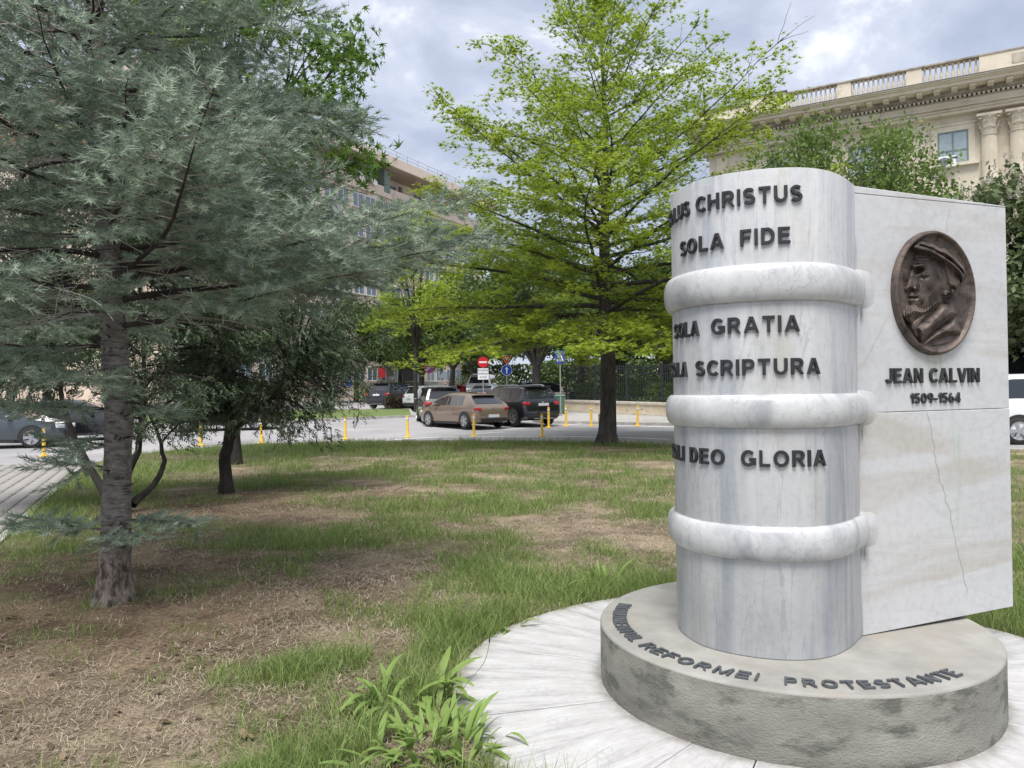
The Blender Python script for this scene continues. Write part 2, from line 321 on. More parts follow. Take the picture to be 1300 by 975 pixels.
M['marble_paving'] = marble('white_streaked_paving', (.49, .48, .48), (.30, .295, .31), (.57, .565, .565), (.55, 5, 1), 3.2, rough=.5, grime=[({'r': (1.01, .06)}, (.14, .12, .09), .9), ({'r': (1.83, .09)}, (.22, .20, .14), .7), ({'r': (1.4, .3)}, (.40, .38, .35), .35)])

# ------------------------------------------------------------------ ground, streets
def clip_y(poly, y, keep_above):
    o = []
    for i in range(len(poly)):
        a, b = poly[i], poly[(i+1) % len(poly)]; ia = (a[1] >= y) == keep_above; ib = (b[1] >= y) == keep_above
        if ia: o.append(a)
        if ia != ib:
            t = (y-a[1])/(b[1]-a[1]); o.append((a[0]+t*(b[0]-a[0]), y))
    return o
def sheet(name, poly, dz, mat_, thick=0.0, parent=None, kind='structure'):
    """flat sheet (or low slab) that follows the rise of the street"""
    mb = MB(); poly = [(p[0], p[1]) for p in poly]
    area = sum(poly[i][0]*poly[(i+1) % len(poly)][1]-poly[(i+1) % len(poly)][0]*poly[i][1] for i in range(len(poly)))
    if area < 0: poly = poly[::-1]
    for lo, hi in ((None, 26), (26, 70), (70, None)):
        q = poly
        if lo is not None: q = clip_y(q, lo, True)
        if hi is not None and q: q = clip_y(q, hi, False)
        if len(q) >= 3:
            mb.add([(x, y, gz(y)+dz) for x, y in q], [tuple(range(len(q)))])
    if thick:
        for i in range(len(poly)):
            a, b = poly[i], poly[(i+1) % len(poly)]; ys = sorted({a[1], b[1], *[v for v in (26, 70) if min(a[1], b[1]) < v < max(a[1], b[1])]}, reverse=a[1] > b[1])
            pts = [(a[0]+(b[0]-a[0])*((y-a[1])/(b[1]-a[1]) if b[1] != a[1] else 0), y) for y in ys]
            if len(pts) == 1: pts = [a, b]
            for p, q in zip(pts[:-1], pts[1:]):
                mb.add([(p[0], p[1], gz(p[1])+dz-thick), (q[0], q[1], gz(q[1])+dz-thick), (q[0], q[1], gz(q[1])+dz), (p[0], p[1], gz(p[1])+dz)], [(0, 1, 2, 3)])
    o = mb.build(name, mat_, parent)
    if kind and not parent: o['kind'] = kind
    return o
def polyline_bar(name, pts, w, h, dz, mat_, parent=None, kind='structure'):
    """kerb or painted line: bar of width w, height h on the street"""
    for i, (a, b) in enumerate(zip(pts[:-1], pts[1:])):
        pass
    mb = MB(); P2 = [Vector((p[0], p[1])) for p in pts]; Ls, Rs = [], []
    for i, p in enumerate(P2):
        t = (P2[min(i+1, len(P2)-1)]-P2[max(i-1, 0)]).normalized(); n = Vector((-t.y, t.x)); Ls.append(p+n*w/2); Rs.append(p-n*w/2)
    vs = []
    for l, r in zip(Ls, Rs):
        vs += [(r.x, r.y, gz(r.y)+dz), (r.x, r.y, gz(r.y)+dz+h), (l.x, l.y, gz(l.y)+dz+h), (l.x, l.y, gz(l.y)+dz)]
    fs = []
    for i in range(len(P2)-1):
        a, b = 4*i, 4*i+4
        fs += [(a+1, b+1, b+2, a+2)]
        if h > .01: fs += [(a, b, b+1, a+1), (a+2, b+2, b+3, a+3)]
    if h > .01: fs += [(0, 1, 2, 3), tuple(reversed((4*len(P2)-4, 4*len(P2)-3, 4*len(P2)-2, 4*len(P2)-1)))]
    mb.add(vs, fs); o = mb.build(name, mat_, parent)
    if kind and not parent: o['kind'] = kind
    return o
BIG = 900
o = MB().add([(-BIG, -60, -.35), (BIG, -60, -.35), (BIG, 70, -.35), (-BIG, 70, -.35), (BIG, BIG, .45), (-BIG, BIG, .45)], [(0, 1, 2, 3), (3, 2, 4, 5)]).build('ground', M['street_far']); tag(o, kind='structure')
sheet('road', [(-120, -30), (120, -30), (120, 200), (-120, 200)], 0, M['asphalt'])

# lawn outline (world), behind and around the monument
LB = [(1.6, -8), (-2.0, .4), (-5.77, 8.65), (-10.0, 17.9), (-10.3, 20.6), (-9.6, 22.6), (-8.1, 24.4), (-5.25, 25.3), (-2.6, 25.0), (0, 24.2), (2.75, 22.9), (4.8, 21.7), (7.8, 20.5), (12.2, 18.6), (20, 14.5), (32, 7), (32, -8)]
def in_poly(x, y, poly=LB):
    c = np.zeros(len(x), bool); n = len(poly)
    for i in range(n):
        x0, y0 = poly[i]; x1, y1 = poly[(i+1) % n]
        if y0 == y1: continue
        k = ((y0 > y) != (y1 > y)) & (x < (x1-x0)*(y-y0)/(y1-y0)+x0); c ^= k
    return c
BARE = [(-3.7, 5.4, 2.0, 2.3, 1.0), (-4.4, 10.8, 2.6, 1.5, 1.0), (-1.3, 7.0, 1.3, .9, .9), (-2.2, 4.0, 1.0, .9, .7), (-1.3, 4.9, .8, .6, .6), (1.5, 16.0, 2.8, 1.1, .15), (-2.2, 12.6, 1.6, .8, .5), (1.3, 9.3, 1.2, .6, .45), (-2.5, 3.0, 1.4, .6, .5), (2.0, 20.3, 3.0, .8, .3)]
LUSH = [(-.75, 3.8, .5, 1.1, .8), (-.85, 3.0, .7, .6, .7), (-.3, 5.3, .5, .5, .8), (.5, 6.3, 1.0, .4, 1.2), (-2.1, 8.3, .9, .9, 1.0), (-1.3, 4.55, .33, .25, 1.1), (-1.75, 4.35, .3, .22, .9), (.3, 10.7, 1.5, 1.0, .6), (-6.4, 10.2, .9, 2.4, 1.5), (-8.2, 14.6, 1.2, 3, 1.4), (0, 23, 6, 1.6, .8), (-7, 22, 4, 2, 1.0), (3.2, 5.6, .8, .8, 1.2), (-1.9, 3.3, .35, .3, .8), (-.35, 7.4, .6, .5, .6), (-2.45, 4.3, .2, .15, .9)]
from mathutils import noise as mnoise
def fbm(x, y, s, seed=0.0, oct_=4):
    out_ = np.empty(len(x))
    for i in range(len(x)): out_[i] = mnoise.fractal((x[i]*s+seed, y[i]*s-seed, seed), 1.0, 2.0, oct_)
    return out_
_gx = np.arange(-13, 34, .12); _gy = np.arange(-2, 27, .12); _GX, _GY = np.meshgrid(_gx, _gy, indexing='ij')
_fb = (fbm(_GX.ravel(), _GY.ravel(), .9, 3.3, 4)*.75 + fbm(_GX.ravel(), _GY.ravel(), 3.2, 8.1, 3)*.6).reshape(_GX.shape)
def dens(x, y):
    ix = np.clip(((x+13)/.12).astype(int), 0, len(_gx)-1); iy = np.clip(((y+2)/.12).astype(int), 0, len(_gy)-1)
    d = .50 + 1.25*_fb[ix, iy]
    for cx, cy, a, b, w in BARE: d -= w*.8*np.exp(-(((x-cx)/a)**2+((y-cy)/b)**2)*1.1)
    for cx, cy, a, b, w in LUSH: d += w*.8*np.exp(-(((x-cx)/a)**2+((y-cy)/b)**2)*1.1)
    d -= 1.2*np.exp(-(((x+.40)/.22)**2+((y-3.55)/.28)**2))
    r = np.hypot(x-MCX, y-MCY); d += .6*np.exp(-((r-1.98)/.2)**2)
    return np.clip(d, 0, 1)
MCX, MCY, MR, MT = 1.482, 4.21, 1.012, .3105

def lawn_material():
    m, t, b, N, L = NM('patchy_lawn_soil'); b.inputs['Roughness'].default_value = 1; b.inputs['Specular IOR Level'].default_value = .1
    tcn = N('ShaderNodeTexCoord'); n = N('ShaderNodeTexNoise', i_Scale=1.1, i_Detail=9, i_Roughness=.68); L(tcn.outputs['Object'], n.inputs[0])
    r = ramp(N, [(.32, (.12, .095, .073)), (.46, (.215, .172, .135)), (.54, (.32, .265, .205)), (.66, (.42, .36, .27))]); L(n.outputs[0], r.inputs[0])
    n2 = N('ShaderNodeTexNoise', i_Scale=38, i_Detail=6, i_Roughness=.75); L(tcn.outputs['Object'], n2.inputs[0])
    r2 = ramp(N, [(.32, (.45, .42, .40)), (.62, (1.35, 1.3, 1.2))]); L(n2.outputs[0], r2.inputs[0])
    mu = N('ShaderNodeMix', data_type='RGBA', blend_type='MULTIPLY'); mu.inputs[0].default_value = 1; L(r.outputs[0], mu.inputs[6]); L(r2.outputs[0], mu.inputs[7])
    hu = N('ShaderNodeAttribute', attribute_name='humus'); mh = N('ShaderNodeMix', data_type='RGBA', blend_type='MULTIPLY'); L(hu.outputs['Fac'], mh.inputs[0]); L(mu.outputs[2], mh.inputs[6]); mh.inputs[7].default_value = (.66, .60, .57, 1)
    at = N('ShaderNodeAttribute', attribute_name='cover'); mg = N('ShaderNodeMix', data_type='RGBA'); L(at.outputs['Fac'], mg.inputs[0])
    L(mh.outputs[2], mg.inputs[6]); mg.inputs[7].default_value = (.13, .135, .06, 1); L(mg.outputs[2], b.inputs['Base Color'])
    bn = N('ShaderNodeBump', i_Strength=.9, i_Distance=.03); L(n2.outputs[0], bn.inputs['Height']); L(bn.outputs[0], b.inputs['Normal'])
    return m
# lawn sheet: triangulated outline, finely cut so that it can carry the grass-cover attribute
bm = bmesh.new(); fv = [bm.verts.new((x, y, -.012)) for x, y in LB]; bm.faces.new(fv)
bmesh.ops.recalc_face_normals(bm, faces=bm.faces)
for ax_, rngs in ((0, np.arange(-12, 12, .25)), (1, np.arange(-1, 26, .25))):
    for v in rngs:
        pl = (float(v), 0, 0) if ax_ == 0 else (0, float(v), 0); no = (1, 0, 0) if ax_ == 0 else (0, 1, 0)
        bmesh.ops.bisect_plane(bm, geom=bm.verts[:]+bm.edges[:]+bm.faces[:], plane_co=pl, plane_no=no)
me = bpy.data.meshes.new('lawn'); bm.to_mesh(me); bm.free()
if me.polygons[0].normal.z < 0: me.flip_normals()
co = np.empty(len(me.vertices)*3, np.float32); me.vertices.foreach_get('co', co); co = co.reshape(-1, 3)
dv = dens(co[:, 0], co[:, 1]).astype(np.float32); at_ = me.attributes.new('cover', 'FLOAT', 'POINT'); at_.data.foreach_set('value', dv)
ex_ = lambda cx, cy, a, b: np.exp(-(((co[:, 0]-cx)/a)**2+((co[:, 1]-cy)/b)**2))
hv = np.clip(1.2*ex_(-3.6, 6.4, 2.2, 2.0)+1.2*ex_(-4.4, 11.0, 2.8, 1.6)+.5*ex_(-2.2, 5.2, 1.2, .7), 0, 1).astype(np.float32); me.attributes.new('humus', 'FLOAT', 'POINT').data.foreach_set('value', hv)
inner = in_poly(co[:, 0]*1.0, co[:, 1]*1.0) & (np.hypot(co[:, 0]-MCX, co[:, 1]-MCY) > 2.0)
fb = fbm(co[:, 0], co[:, 1], .8, 5.0, 3); co[:, 2] += np.where(inner, .018*fb, 0).astype(np.float32)
me.vertices.foreach_set('co', co.ravel()); me.materials.append(lawn_material()); me.update()
tag(link('lawn', me), kind='structure')
# stone edging of the lawn, laid on the street
polyline_bar('kerb', [LB[i] for i in range(3, 17)], .14, .085, 0, M['kerb'])
# footpath of pavers on the left
PA = Vector((-2.0, .4)); PB = Vector((-10.0, 17.9)); u_ = (PB-PA).normalized(); nl = Vector((-u_.y, u_.x))
path_poly = [PA-u_*3, PB+u_*1.2, PB+u_*1.2+nl*9, PA-u_*3+nl*9]
o = sheet('footpath', [(p.x, p.y) for p in path_poly], .045, M['joint'], thick=.05)
polyline_bar('path_kerb', [(PA-u_*3+nl*.0).to_tuple(), (PB+nl*.0).to_tuple()], .09, .095, 0, M['kerb'])
pw, pl_ = .235, .155
def paver_poly(cx=0, cy=0, a=0.0):
    hx, hy, c = pw/2-.004, pl_/2-.004, .042; q = [(hx-c, -hy), (hx, -hy+c), (hx, hy-c), (hx-c, hy), (-hx+c, hy), (-hx, hy-c), (-hx, -hy+c), (-hx+c, -hy)]
    return [(cx+x*cos(a)-y*sin(a), cy+x*sin(a)+y*cos(a)) for x, y in q]
pm = MB().prism(paver_poly(), 0, .06).mesh('paver', M['paver'], bevel=.004, seg=1)
cells = []
Ltot = (PB-PA).length+1.2
for i in range(int(4.2/pw)):
    for j in range(int(Ltot/pl_)):
        p = PA + nl*(.07+pw*(i+.5)) + u_*(pl_*(j+.5) )
        px = 650+F*p.x/max(p.y, .1)
        if p.y > 6.6 and px > -60 and i < 17: cells.append((p.length, p, i, j))
cells.sort(key=lambda c: c[0]); ang = atan2(nl.y, nl.x)
for k, (d, p, i, j) in enumerate(cells[:300]):
    q = link('paver', pm, o); q.location = (p.x, p.y, gz(p.y)+.03+random.uniform(-.003, .003)); q.rotation_euler = (random.gauss(0, .008), random.gauss(0, .008), ang+random.gauss(0, .012))
mbp = MB()
for k, (d, p, i, j) in enumerate(cells[300:2600]): zz_ = gz(p.y)+.09+random.uniform(-.004, .004); mbp.prism(paver_poly(p.x, p.y, ang), zz_-.05, zz_)
q = mbp.build('distant_pavers', M['paver'], o); q['kind'] = 'stuff'
# far side pavement in front of the railings, and the grass strip on the left
K1, K2 = Gp(700, 534.5, .1), Gp(870, 537.5, .1); kd = (K2-K1).normalized()
walk = [(K1.x-.6, K1.y+.9), (K1.x, K1.y), (K2.x, K2.y), (K2.x+kd.x*26, K2.y+kd.y*26), (K2.x+kd.x*26+5, K2.y+kd.y*26+6), (K1.x+7.5, K1.y+9), (K1.x+4, K1.y+44), (K1.x-.9, K1.y+44)]
sheet('pavement', walk, .10, M['pavement'], thick=.12)
polyline_bar('pavement_kerb', [(K1.x-1.0, K1.y+40), (K1.x-.72, K1.y+1), (K1.x-.35, K1.y+.2), (K1.x, K1.y-.08), (K2.x, K2.y-.08), (K2.x+kd.x*26, K2.y+kd.y*26)], .15, .115, 0, M['kerb'])
g0, g1, g2, g3 = Gp(380, 533.5, .1), Gp(524, 527.3, .1), Gp(520, 519, .1), Gp(380, 521, .1)
strip = [(g0.x-14, g0.y-1.0), (g0.x, g0.y), (g1.x, g1.y), (g2.x, g2.y), (g3.x-14, g3.y+1)]
o = sheet('grass_strip', strip, .11, mat('strip_turf', (.09, .13, .035), (.16, .21, .06), scale=3, rough=1, bump=.6, bscale=40), thick=.12)
polyline_bar('strip_kerb', [(g0.x-14, g0.y-1.0), (g0.x, g0.y), (g1.x, g1.y), (g2.x, g2.y)], .14, .13, 0, M['kerb'])
# painted lines
def line(pp, w, name='lane_marking'):
    pts = [Gp(*p) for p in pp]; polyline_bar(name, [(p.x, p.y) for p in pts], w, .0, .006, M['paint'])
line([(488, 559.5), (525, 556.5), (560, 555), (640, 554.3), (700, 554), (745, 554.6), (812, 556.3), (850, 558)], .22)
line([(640, 545.8), (665, 543.6), (700, 540.6), (741, 538.2)], .20)
line([(702, 545.8), (780, 546.2), (861, 546.4), (930, 548)], .16)
line([(760, 540.5), (800, 540.8), (861, 542.3)], .30)
line([(600, 551), (640, 548.5)], .12)

# ------------------------------------------------------------------ monument
def catmull(pts, n=6):
    pts = [Vector(p) for p in pts]; o = []
    for i in range(len(pts)-1):
        p0, p1, p2, p3 = pts[max(i-1, 0)], pts[i], pts[i+1], pts[min(i+2, len(pts)-1)]
        for k in range(n):
            t = k/n; o.append(.5*((2*p1)+(-p0+p2)*t+(2*p0-5*p1+4*p2-p3)*t*t+(-p0+3*p1-3*p2+p3)*t**3))
    o.append(pts[-1]); return o
mon = empty('book_monument', (MCX, MCY, 0), label='grey and white marble monument shaped like a standing book on a round concrete pedestal', cat='monument')
def mon_local(o): o.parent = mon; o.matrix_parent_inverse = Matrix.Translation((-MCX, -MCY, 0)); return o
ped = MB(); prof = [(MR-.001, 0), (MR, .02), (MR, MT-.012), (MR-.004, MT-.004), (MR-.012, MT)]
ped.lathe(prof+[(MR-.02, MT)], n=160)
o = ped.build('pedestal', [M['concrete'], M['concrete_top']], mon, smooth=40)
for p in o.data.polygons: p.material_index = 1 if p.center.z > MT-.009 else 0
SPB = [(1.790, 3.975), (1.748, 3.918), (1.65, 3.795), (1.545, 3.695), (1.45, 3.642), (1.36, 3.622), (1.26, 3.627), (1.16, 3.657), (1.065, 3.708), (.995, 3.765), (.93, 3.85), (.892, 3.96), (.874, 4.08), (.885, 4.22), (.93, 4.36), (1.0, 4.47)]
SPC = catmull(SPB, 6); TOPZ = 2.632
SDIR = Vector((.9351, .3544)); SORG = Vector((1.776, 3.957)); SBACK = Vector((-.3544, .9351))
mb = MB(); mb.prism([(p.x, p.y) for p in reversed(SPC)], MT+.002, TOPZ)
sp_o = mon_local(mb.build('spine', M['marble_spine'], smooth=30, bevel=.004, seg=2))
# outward normals of the spine curve
def curve_frames(C):
    fr = []
    for i, p in enumerate(C):
        t = (C[min(i+1, len(C)-1)]-C[max(i-1, 0)]).normalized(); fr.append((p, Vector((-t.y, t.x))))
    return fr
CEN = Vector((1.35, 4.1)); FR = []
for p, n in curve_frames(SPC):
    if n.dot(p-CEN) < 0: n = -n
    FR.append((p, n))
cum = [0]
for a, b in zip(SPC[:-1], SPC[1:]): cum.append(cum[-1]+(b-a).length)
def spine_at(s):
    for i in range(len(cum)-1):
        if s <= cum[i+1]:
            t = (s-cum[i])/(cum[i+1]-cum[i]); return FR[i][0].lerp(FR[i+1][0], t), FR[i][1].lerp(FR[i+1][1], t).normalized()
    return FR[-1]
def band(z0, z1, out_, name='raised_band'):
    mb = MB(); K = 14; rings = []
    for p, n in FR[2:]:
        r = []
        for k in range(K+1):
            a = -pi/2+pi*k/K; rr = out_*max(cos(a), 0)**.80 if k not in (0, K) else 0
            q = p - n*.004 + n*(rr+.004); r.append((q.x, q.y, (z0+z1)/2+(z1-z0)/2*sin(a)))
        rings.append(r)
    vs = [v for r in rings for v in r]; n_ = K+1
    fs = [(i*n_+k, i*n_+k+1, (i+1)*n_+k+1, (i+1)*n_+k) for i in range(len(rings)-1) for k in range(K)]
    mb.add(vs, fs); o = mon_local(mb.build(name, M['marble_band'], smooth=60))
    bmx = bmesh.new(); bmx.from_mesh(o.data)
    b0 = [e_ for e_ in bmx.edges if e_.is_boundary]; bmesh.ops.holes_fill(bmx, edges=b0); bmesh.ops.recalc_face_normals(bmx, faces=bmx.faces); bmx.to_mesh(o.data); bmx.free()
    # where the band dies away on the cover slab
    mb = MB(); rings = []
    for j in range(15):
        s = -.055 + .25*j/14; f = (.5+.5*cos(pi*min(max((s+.03)/.215, 0), 1)))**1.2*.80; c = SORG+SDIR*s
        r = []
        for k in range(K+1):
            a = -pi/2+pi*k/K; rr = (out_*.92*f)*max(cos(a), 0)**2.1 if k not in (0, K) else -.002
            q = c - SBACK*(rr-.0035) ; hh = (z1-z0)/2*1.22; r.append((q.x, q.y, (z0+z1)/2+hh*sin(a)))
        rings.append(r)
    vs = [v for r in rings for v in r]
    fs = [(i*n_+k, i*n_+k+1, (i+1)*n_+k+1, (i+1)*n_+k) for i in range(len(rings)-1) for k in range(K)]+[tuple(range(K+1))]
    mb.add(vs, fs); o = mon_local(mb.build('band_end', M['marble_cover'], smooth=60))
    bmx = bmesh.new(); bmx.from_mesh(o.data); bmesh.ops.recalc_face_normals(bmx, faces=bmx.faces); bmx.to_mesh(o.data); bmx.free()
for z0, z1 in ((2.004, 2.184), (1.400, 1.562), (.772, .938)): band(z0, z1, .044)
# cover slabs: lower and upper marble block plus a thin tapering capping
def slab_block(org, d, back, s0, s1, z0l, z0r, z1l, z1r, th=.11, name='cover_block'):
    vs = []
    for s, a, b in ((s0, z0l, z1l), (s1, z0r, z1r)):
        for t in (0, th):
            p = org+d*s+back*t; vs += [(p.x, p.y, a), (p.x, p.y, b)]
    mb = MB().add(vs, [(0, 4, 5, 1), (2, 3, 7, 6), (1, 5, 7, 3), (0, 2, 6, 4), (4, 6, 7, 5), (0, 1, 3, 2)])
    o = mon_local(mb.build(name, M['marble_cover'], bevel=.003, seg=1))
    bmx = bmesh.new(); bmx.from_mesh(o.data); bmesh.ops.recalc_face_normals(bmx, faces=bmx.faces); bmx.to_mesh(o.data); bmx.free(); return o
SL = 1.105
slab_block(SORG, SDIR, SBACK, .002, SL, MT+.002, .340, 1.4535, 1.4565)
slab_block(SORG, SDIR, SBACK, .002, SL-.002, 1.4560, 1.4590, 2.588, 2.592)
slab_block(SORG, SDIR, SBACK, .002, SL, 2.5902, 2.5942, 2.627, 2.601, name='capping_strip')
a2 = radians(62); D2 = Vector((cos(a2), sin(a2))); B2 = Vector((D2.y, -D2.x)); O2 = Vector((1.005, 4.475))
slab_block(O2, D2, B2, .002, SL, MT+.002, .340, 2.61, 2.60, name='rear_cover')
# hairline crack down the lower block and one on the upper block
def crack(pts, w=.0016, name='crack'):
    mb = MB(); v = []
    P3 = [SORG+SDIR*s-SBACK*.0012 for s, z in pts]
    for i, ((s, z), p) in enumerate(zip(pts, P3)):
        ww = w*(.4+.6*abs(sin(i*1.7))); a = p-SDIR*ww/2; b = p+SDIR*ww/2; v += [(a.x, a.y, z), (b.x, b.y, z)]
    mb.add(v, [(2*i, 2*i+1, 2*i+3, 2*i+2) for i in range(len(pts)-1)])
    mon_local(mb.build(name, mat('crack_grime', (.30, .33, .29), rough=.9)))
def wob(a, b, n, amp):
    return [(a[0]+(b[0]-a[0])*i/n+random.gauss(0, amp)*(0 < i < n), a[1]+(b[1]-a[1])*i/n) for i in range(n+1)]
crack(wob((.475, 1.452), (.555, 1.12), 12, .006)+wob((.56, 1.10), (.66, .78), 12, .006)[1:]+wob((.662, .77), (.745, .45), 12, .006)[1:], .0035)
crack(wob((.67, 2.555), (.63, 2.40), 10, .005), .002); crack(wob((.04, 1.70), (.20, 1.94), 8, .003), .002)

# letters -----------------------------------------------------------
_lc = {}; CAP = 1.0
def arc(cx, cy, rx, ry, a0, a1, n=14): return [(cx+rx*cos(radians(a0+(a1-a0)*k/n)), cy+ry*sin(radians(a0+(a1-a0)*k/n))) for k in range(n+1)]
GL = {'A': [[(-.36, -.02), (-.02, 1.0)], [(.36, -.02), (.02, 1.0)], [(-.22, .28), (.22, .28)]], 'C': [arc(0, .5, .34, .41, 42, 318, 20)],
 'D': [[(-.28, 0), (-.28, 1)], [(-.28, .91), (-.04, .91)]+arc(-.04, .5, .33, .41, 88, -88, 14)+[(-.28, .09)]], 'E': [[(-.26, 0), (-.26, 1)], [(-.26, .91), (.30, .91)], [(-.26, .52), (.26, .52)], [(-.26, .09), (.32, .09)]],
 'F': [[(-.26, 0), (-.26, 1)], [(-.26, .91), (.28, .91)], [(-.26, .50), (.22, .50)]], 'G': [arc(0, .5, .35, .41, 45, 335, 20), [(.36, .10), (.36, .50)], [(.04, .43), (.45, .43)]],
 'H': [[(-.30, 0), (-.30, 1)], [(.30, 0), (.30, 1)], [(-.3, .52), (.3, .52)]], 'I': [[(0, 0), (0, 1)]], 'J': [[(.18, 1), (.18, .30)]+arc(-.03, .30, .21, .21, -5, -170, 10)],
 'L': [[(-.26, 0), (-.26, 1)], [(-.26, .09), (.28, .09)]], 'M': [[(-.36, 0), (-.36, 1)], [(.36, 0), (.36, 1)], [(-.34, 1.0), (0, .05)], [(.34, 1.0), (0, .05)]], 'N': [[(-.30, 0), (-.30, 1)], [(.30, 0), (.30, 1)], [(-.29, .97), (.29, .03)]],
 'O': [arc(0, .5, .36, .41, 90, 450, 26)], 'P': [[(-.26, 0), (-.26, 1)], [(-.26, .91), (.06, .91)]+arc(.06, .68, .22, .23, 85, -85, 10)+[(-.26, .45)]],
 'R': [[(-.28, 0), (-.28, 1)], [(-.28, .91), (.06, .91)]+arc(.06, .69, .22, .22, 85, -85, 10)+[(-.28, .47)], [(.02, .46), (.32, -.02)]],
 'S': [arc(0, .705, .255, .205, 30, 250, 12)+arc(0, .295, .28, .205, 70, -150, 12)], 'T': [[(0, 0), (0, 1)], [(-.36, .91), (.36, .91)]], 'U': [[(-.30, 1), (-.30, .38)]+arc(0, .38, .30, .29, 185, 355, 12)+[(.30, .38), (.30, 1)]],
 'V': [[(-.34, 1.02), (-.02, 0)], [(.34, 1.02), (.02, 0)]], '0': [arc(0, .5, .25, .41, 90, 450, 22)], '1': [[(.06, 0), (.06, 1)], [(.06, .92), (-.18, .68)]], '4': [[(.14, 0), (.14, 1)], [(.12, .95), (-.28, .32)], [(-.32, .28), (.32, .28)]],
 '5': [[(.24, .91), (-.16, .91)], [(-.18, .93), (-.22, .50)], arc(-.01, .34, .25, .25, 140, -150, 14)], '6': [arc(0, .32, .25, .235, 90, 450, 18), arc(.10, .42, .35, .50, 180, 108, 8)], '9': [arc(0, .68, .25, .235, 90, 450, 18), arc(-.10, .58, .35, .50, 0, -72, 8)], '-': [[(-.20, .40), (.20, .40)]]}
def letter_mesh(ch, m):
    key = (ch, m.name)
    if key in _lc: return _lc[key]
    w = .125 if m.name.startswith('worn') else .19; mb = MB()
    for si, st in enumerate(GL[ch]):
        closed = len(st) > 12 and hypot(st[0][0]-st[-1][0], st[0][1]-st[-1][1]) < 1e-6
        pts = [Vector(p) for p in (st[:-1] if closed else st)]; n = len(pts); V = []; dz = .16-.008*si
        for k in range(n):
            a = pts[(k-1) % n] if closed or k > 0 else None; b = pts[(k+1) % n] if closed or k < n-1 else None; p = pts[k]
            t1 = (p-a).normalized() if a is not None else None; t2 = (b-p).normalized() if b is not None else None
            if t1 is None: t1 = t2
            if t2 is None: t2 = t1
            n1 = Vector((-t1.y, t1.x)); n2 = Vector((-t2.y, t2.x)); nn_ = (n1+n2).normalized(); f = min(1/max(nn_.dot(n1), .4), 1.6)
            for sg in (1, -1):
                q = p+nn_*sg*f*w/2; yy = min(max(q.y, 0), 1) if ch != '-' else q.y; ci = p.lerp(q, .82)
                V += [(q.x, yy, 0), (q.x, yy, dz-.025), (ci.x, min(max(ci.y, .015), .985) if ch != '-' else ci.y, dz)]
        fs = []
        for k in range(n if closed else n-1):
            a = 6*k; b = 6*((k+1) % n); fs += [(a, b, b+1, a+1), (a+1, b+1, b+2, a+2), (a+2, b+2, b+5, a+5), (a+5, b+5, b+4, a+4), (a+4, b+4, b+3, a+3)]
        if not closed: e_ = 6*(n-1); fs += [(0, 1, 2, 5, 4, 3), (e_, e_+3, e_+4, e_+5, e_+2, e_+1)]
        mb.add(V, fs)
    me = mb.mesh('letter', m); bmx = bmesh.new(); bmx.from_mesh(me); bmesh.ops.recalc_face_normals(bmx, faces=bmx.faces); bmx.to_mesh(me); bmx.free()
    x = [v.co.x for v in me.vertices]; c = (min(x)+max(x))/2; me.transform(Matrix.Translation((-c, 0, 0))); _lc[key] = (me, max(x)-min(x)); return _lc[key]
def layout(text, width_scale=1.0, gap=.16, space=.50):
    """centres and total width of each glyph, in cap-height units"""
    x = 0; out_ = []
    for ch in text:
        if ch == ' ': x += space; continue
        w = letter_mesh(ch, M['bronze_letter'])[1]*width_scale; out_.append((ch, x+w/2)); x += w+gap
    return out_, x-gap
def put_letter(ch, m, loc, xaxis, yaxis, size, wscale):
    xaxis = Vector(xaxis); yaxis = Vector(yaxis)
    me, w = letter_mesh(ch, m); o = link('letter', me); z = xaxis.cross(yaxis)
    R = Matrix((xaxis*size/CAP*wscale, yaxis*size/CAP, z*size/CAP)).transposed().to_4x4(); R.translation = loc
    o.parent = mon; o.matrix_parent_inverse = Matrix.Translation((-MCX, -MCY, 0)); o.matrix_basis = R; return o
UP = Vector((0, 0, 1))
def spine_text(words, z, size, m=None):
    """words: (text, px of its right end or arc length of left/right end)"""
    for text, sl_, sr_ in words:
        lay, tot = layout(text); L_ = sl_-sr_; ws = L_/(tot*size)
        for ch, c in lay:
            s = sl_ - c/tot*L_
            if s > cum[-1]-.02: continue
            p, n = spine_at(s); n3 = Vector((n.x, n.y, 0)); xa = UP.cross(n3).normalized()
            put_letter(ch, M['bronze_letter'], Vector((p.x, p.y, z))+n3*.001, xa, UP, size, ws*.98)
def s_of(px, z_=2.0):
    """arc position on the spine seen at horizontal pixel px"""
    best = None
    for i in range(len(SPC)):
        p = SPC[i]; x = 650+F*p.x/p.y - (z_-CAMH)*F/p.y*_sr*-1*-1
        x = 650 + F*(Vector((p.x, p.y, z_-CAMH)).dot(AX))/(Vector((p.x, p.y, z_-CAMH)).dot(AF))
        if FR[i][1].dot(p) < 0 and (best is None or abs(x-px) < best[0]): best = (abs(x-px), cum[i], i, x)
    i = best[2]; j = i+1 if i+1 < len(SPC) else i-1
    q = SPC[j]; xj = 650 + F*(Vector((q.x, q.y, z_-CAMH)).dot(AX))/(Vector((q.x, q.y, z_-CAMH)).dot(AF))
    t = (px-best[3])/(xj-best[3]) if xj != best[3] else 0
    return cum[i]+(cum[j]-cum[i])*max(-1, min(1, t))
SZ = .078
def row(z, words):
    w_ = []
    for text, a, b in words: w_.append((text, a if a < 5 else s_of(a, z), b if b < 5 else s_of(b, z)))
    spine_text(w_, z, SZ)
def left_of(px, z, ext): return s_of(px, z)+ext
row(2.468, [('CHRISTUS', 885, 1018), ('SOLUS', left_of(876, 2.47, .31), 877)])
row(2.272, [('FIDE', 940, 1003), ('SOLA', 866, 920)])
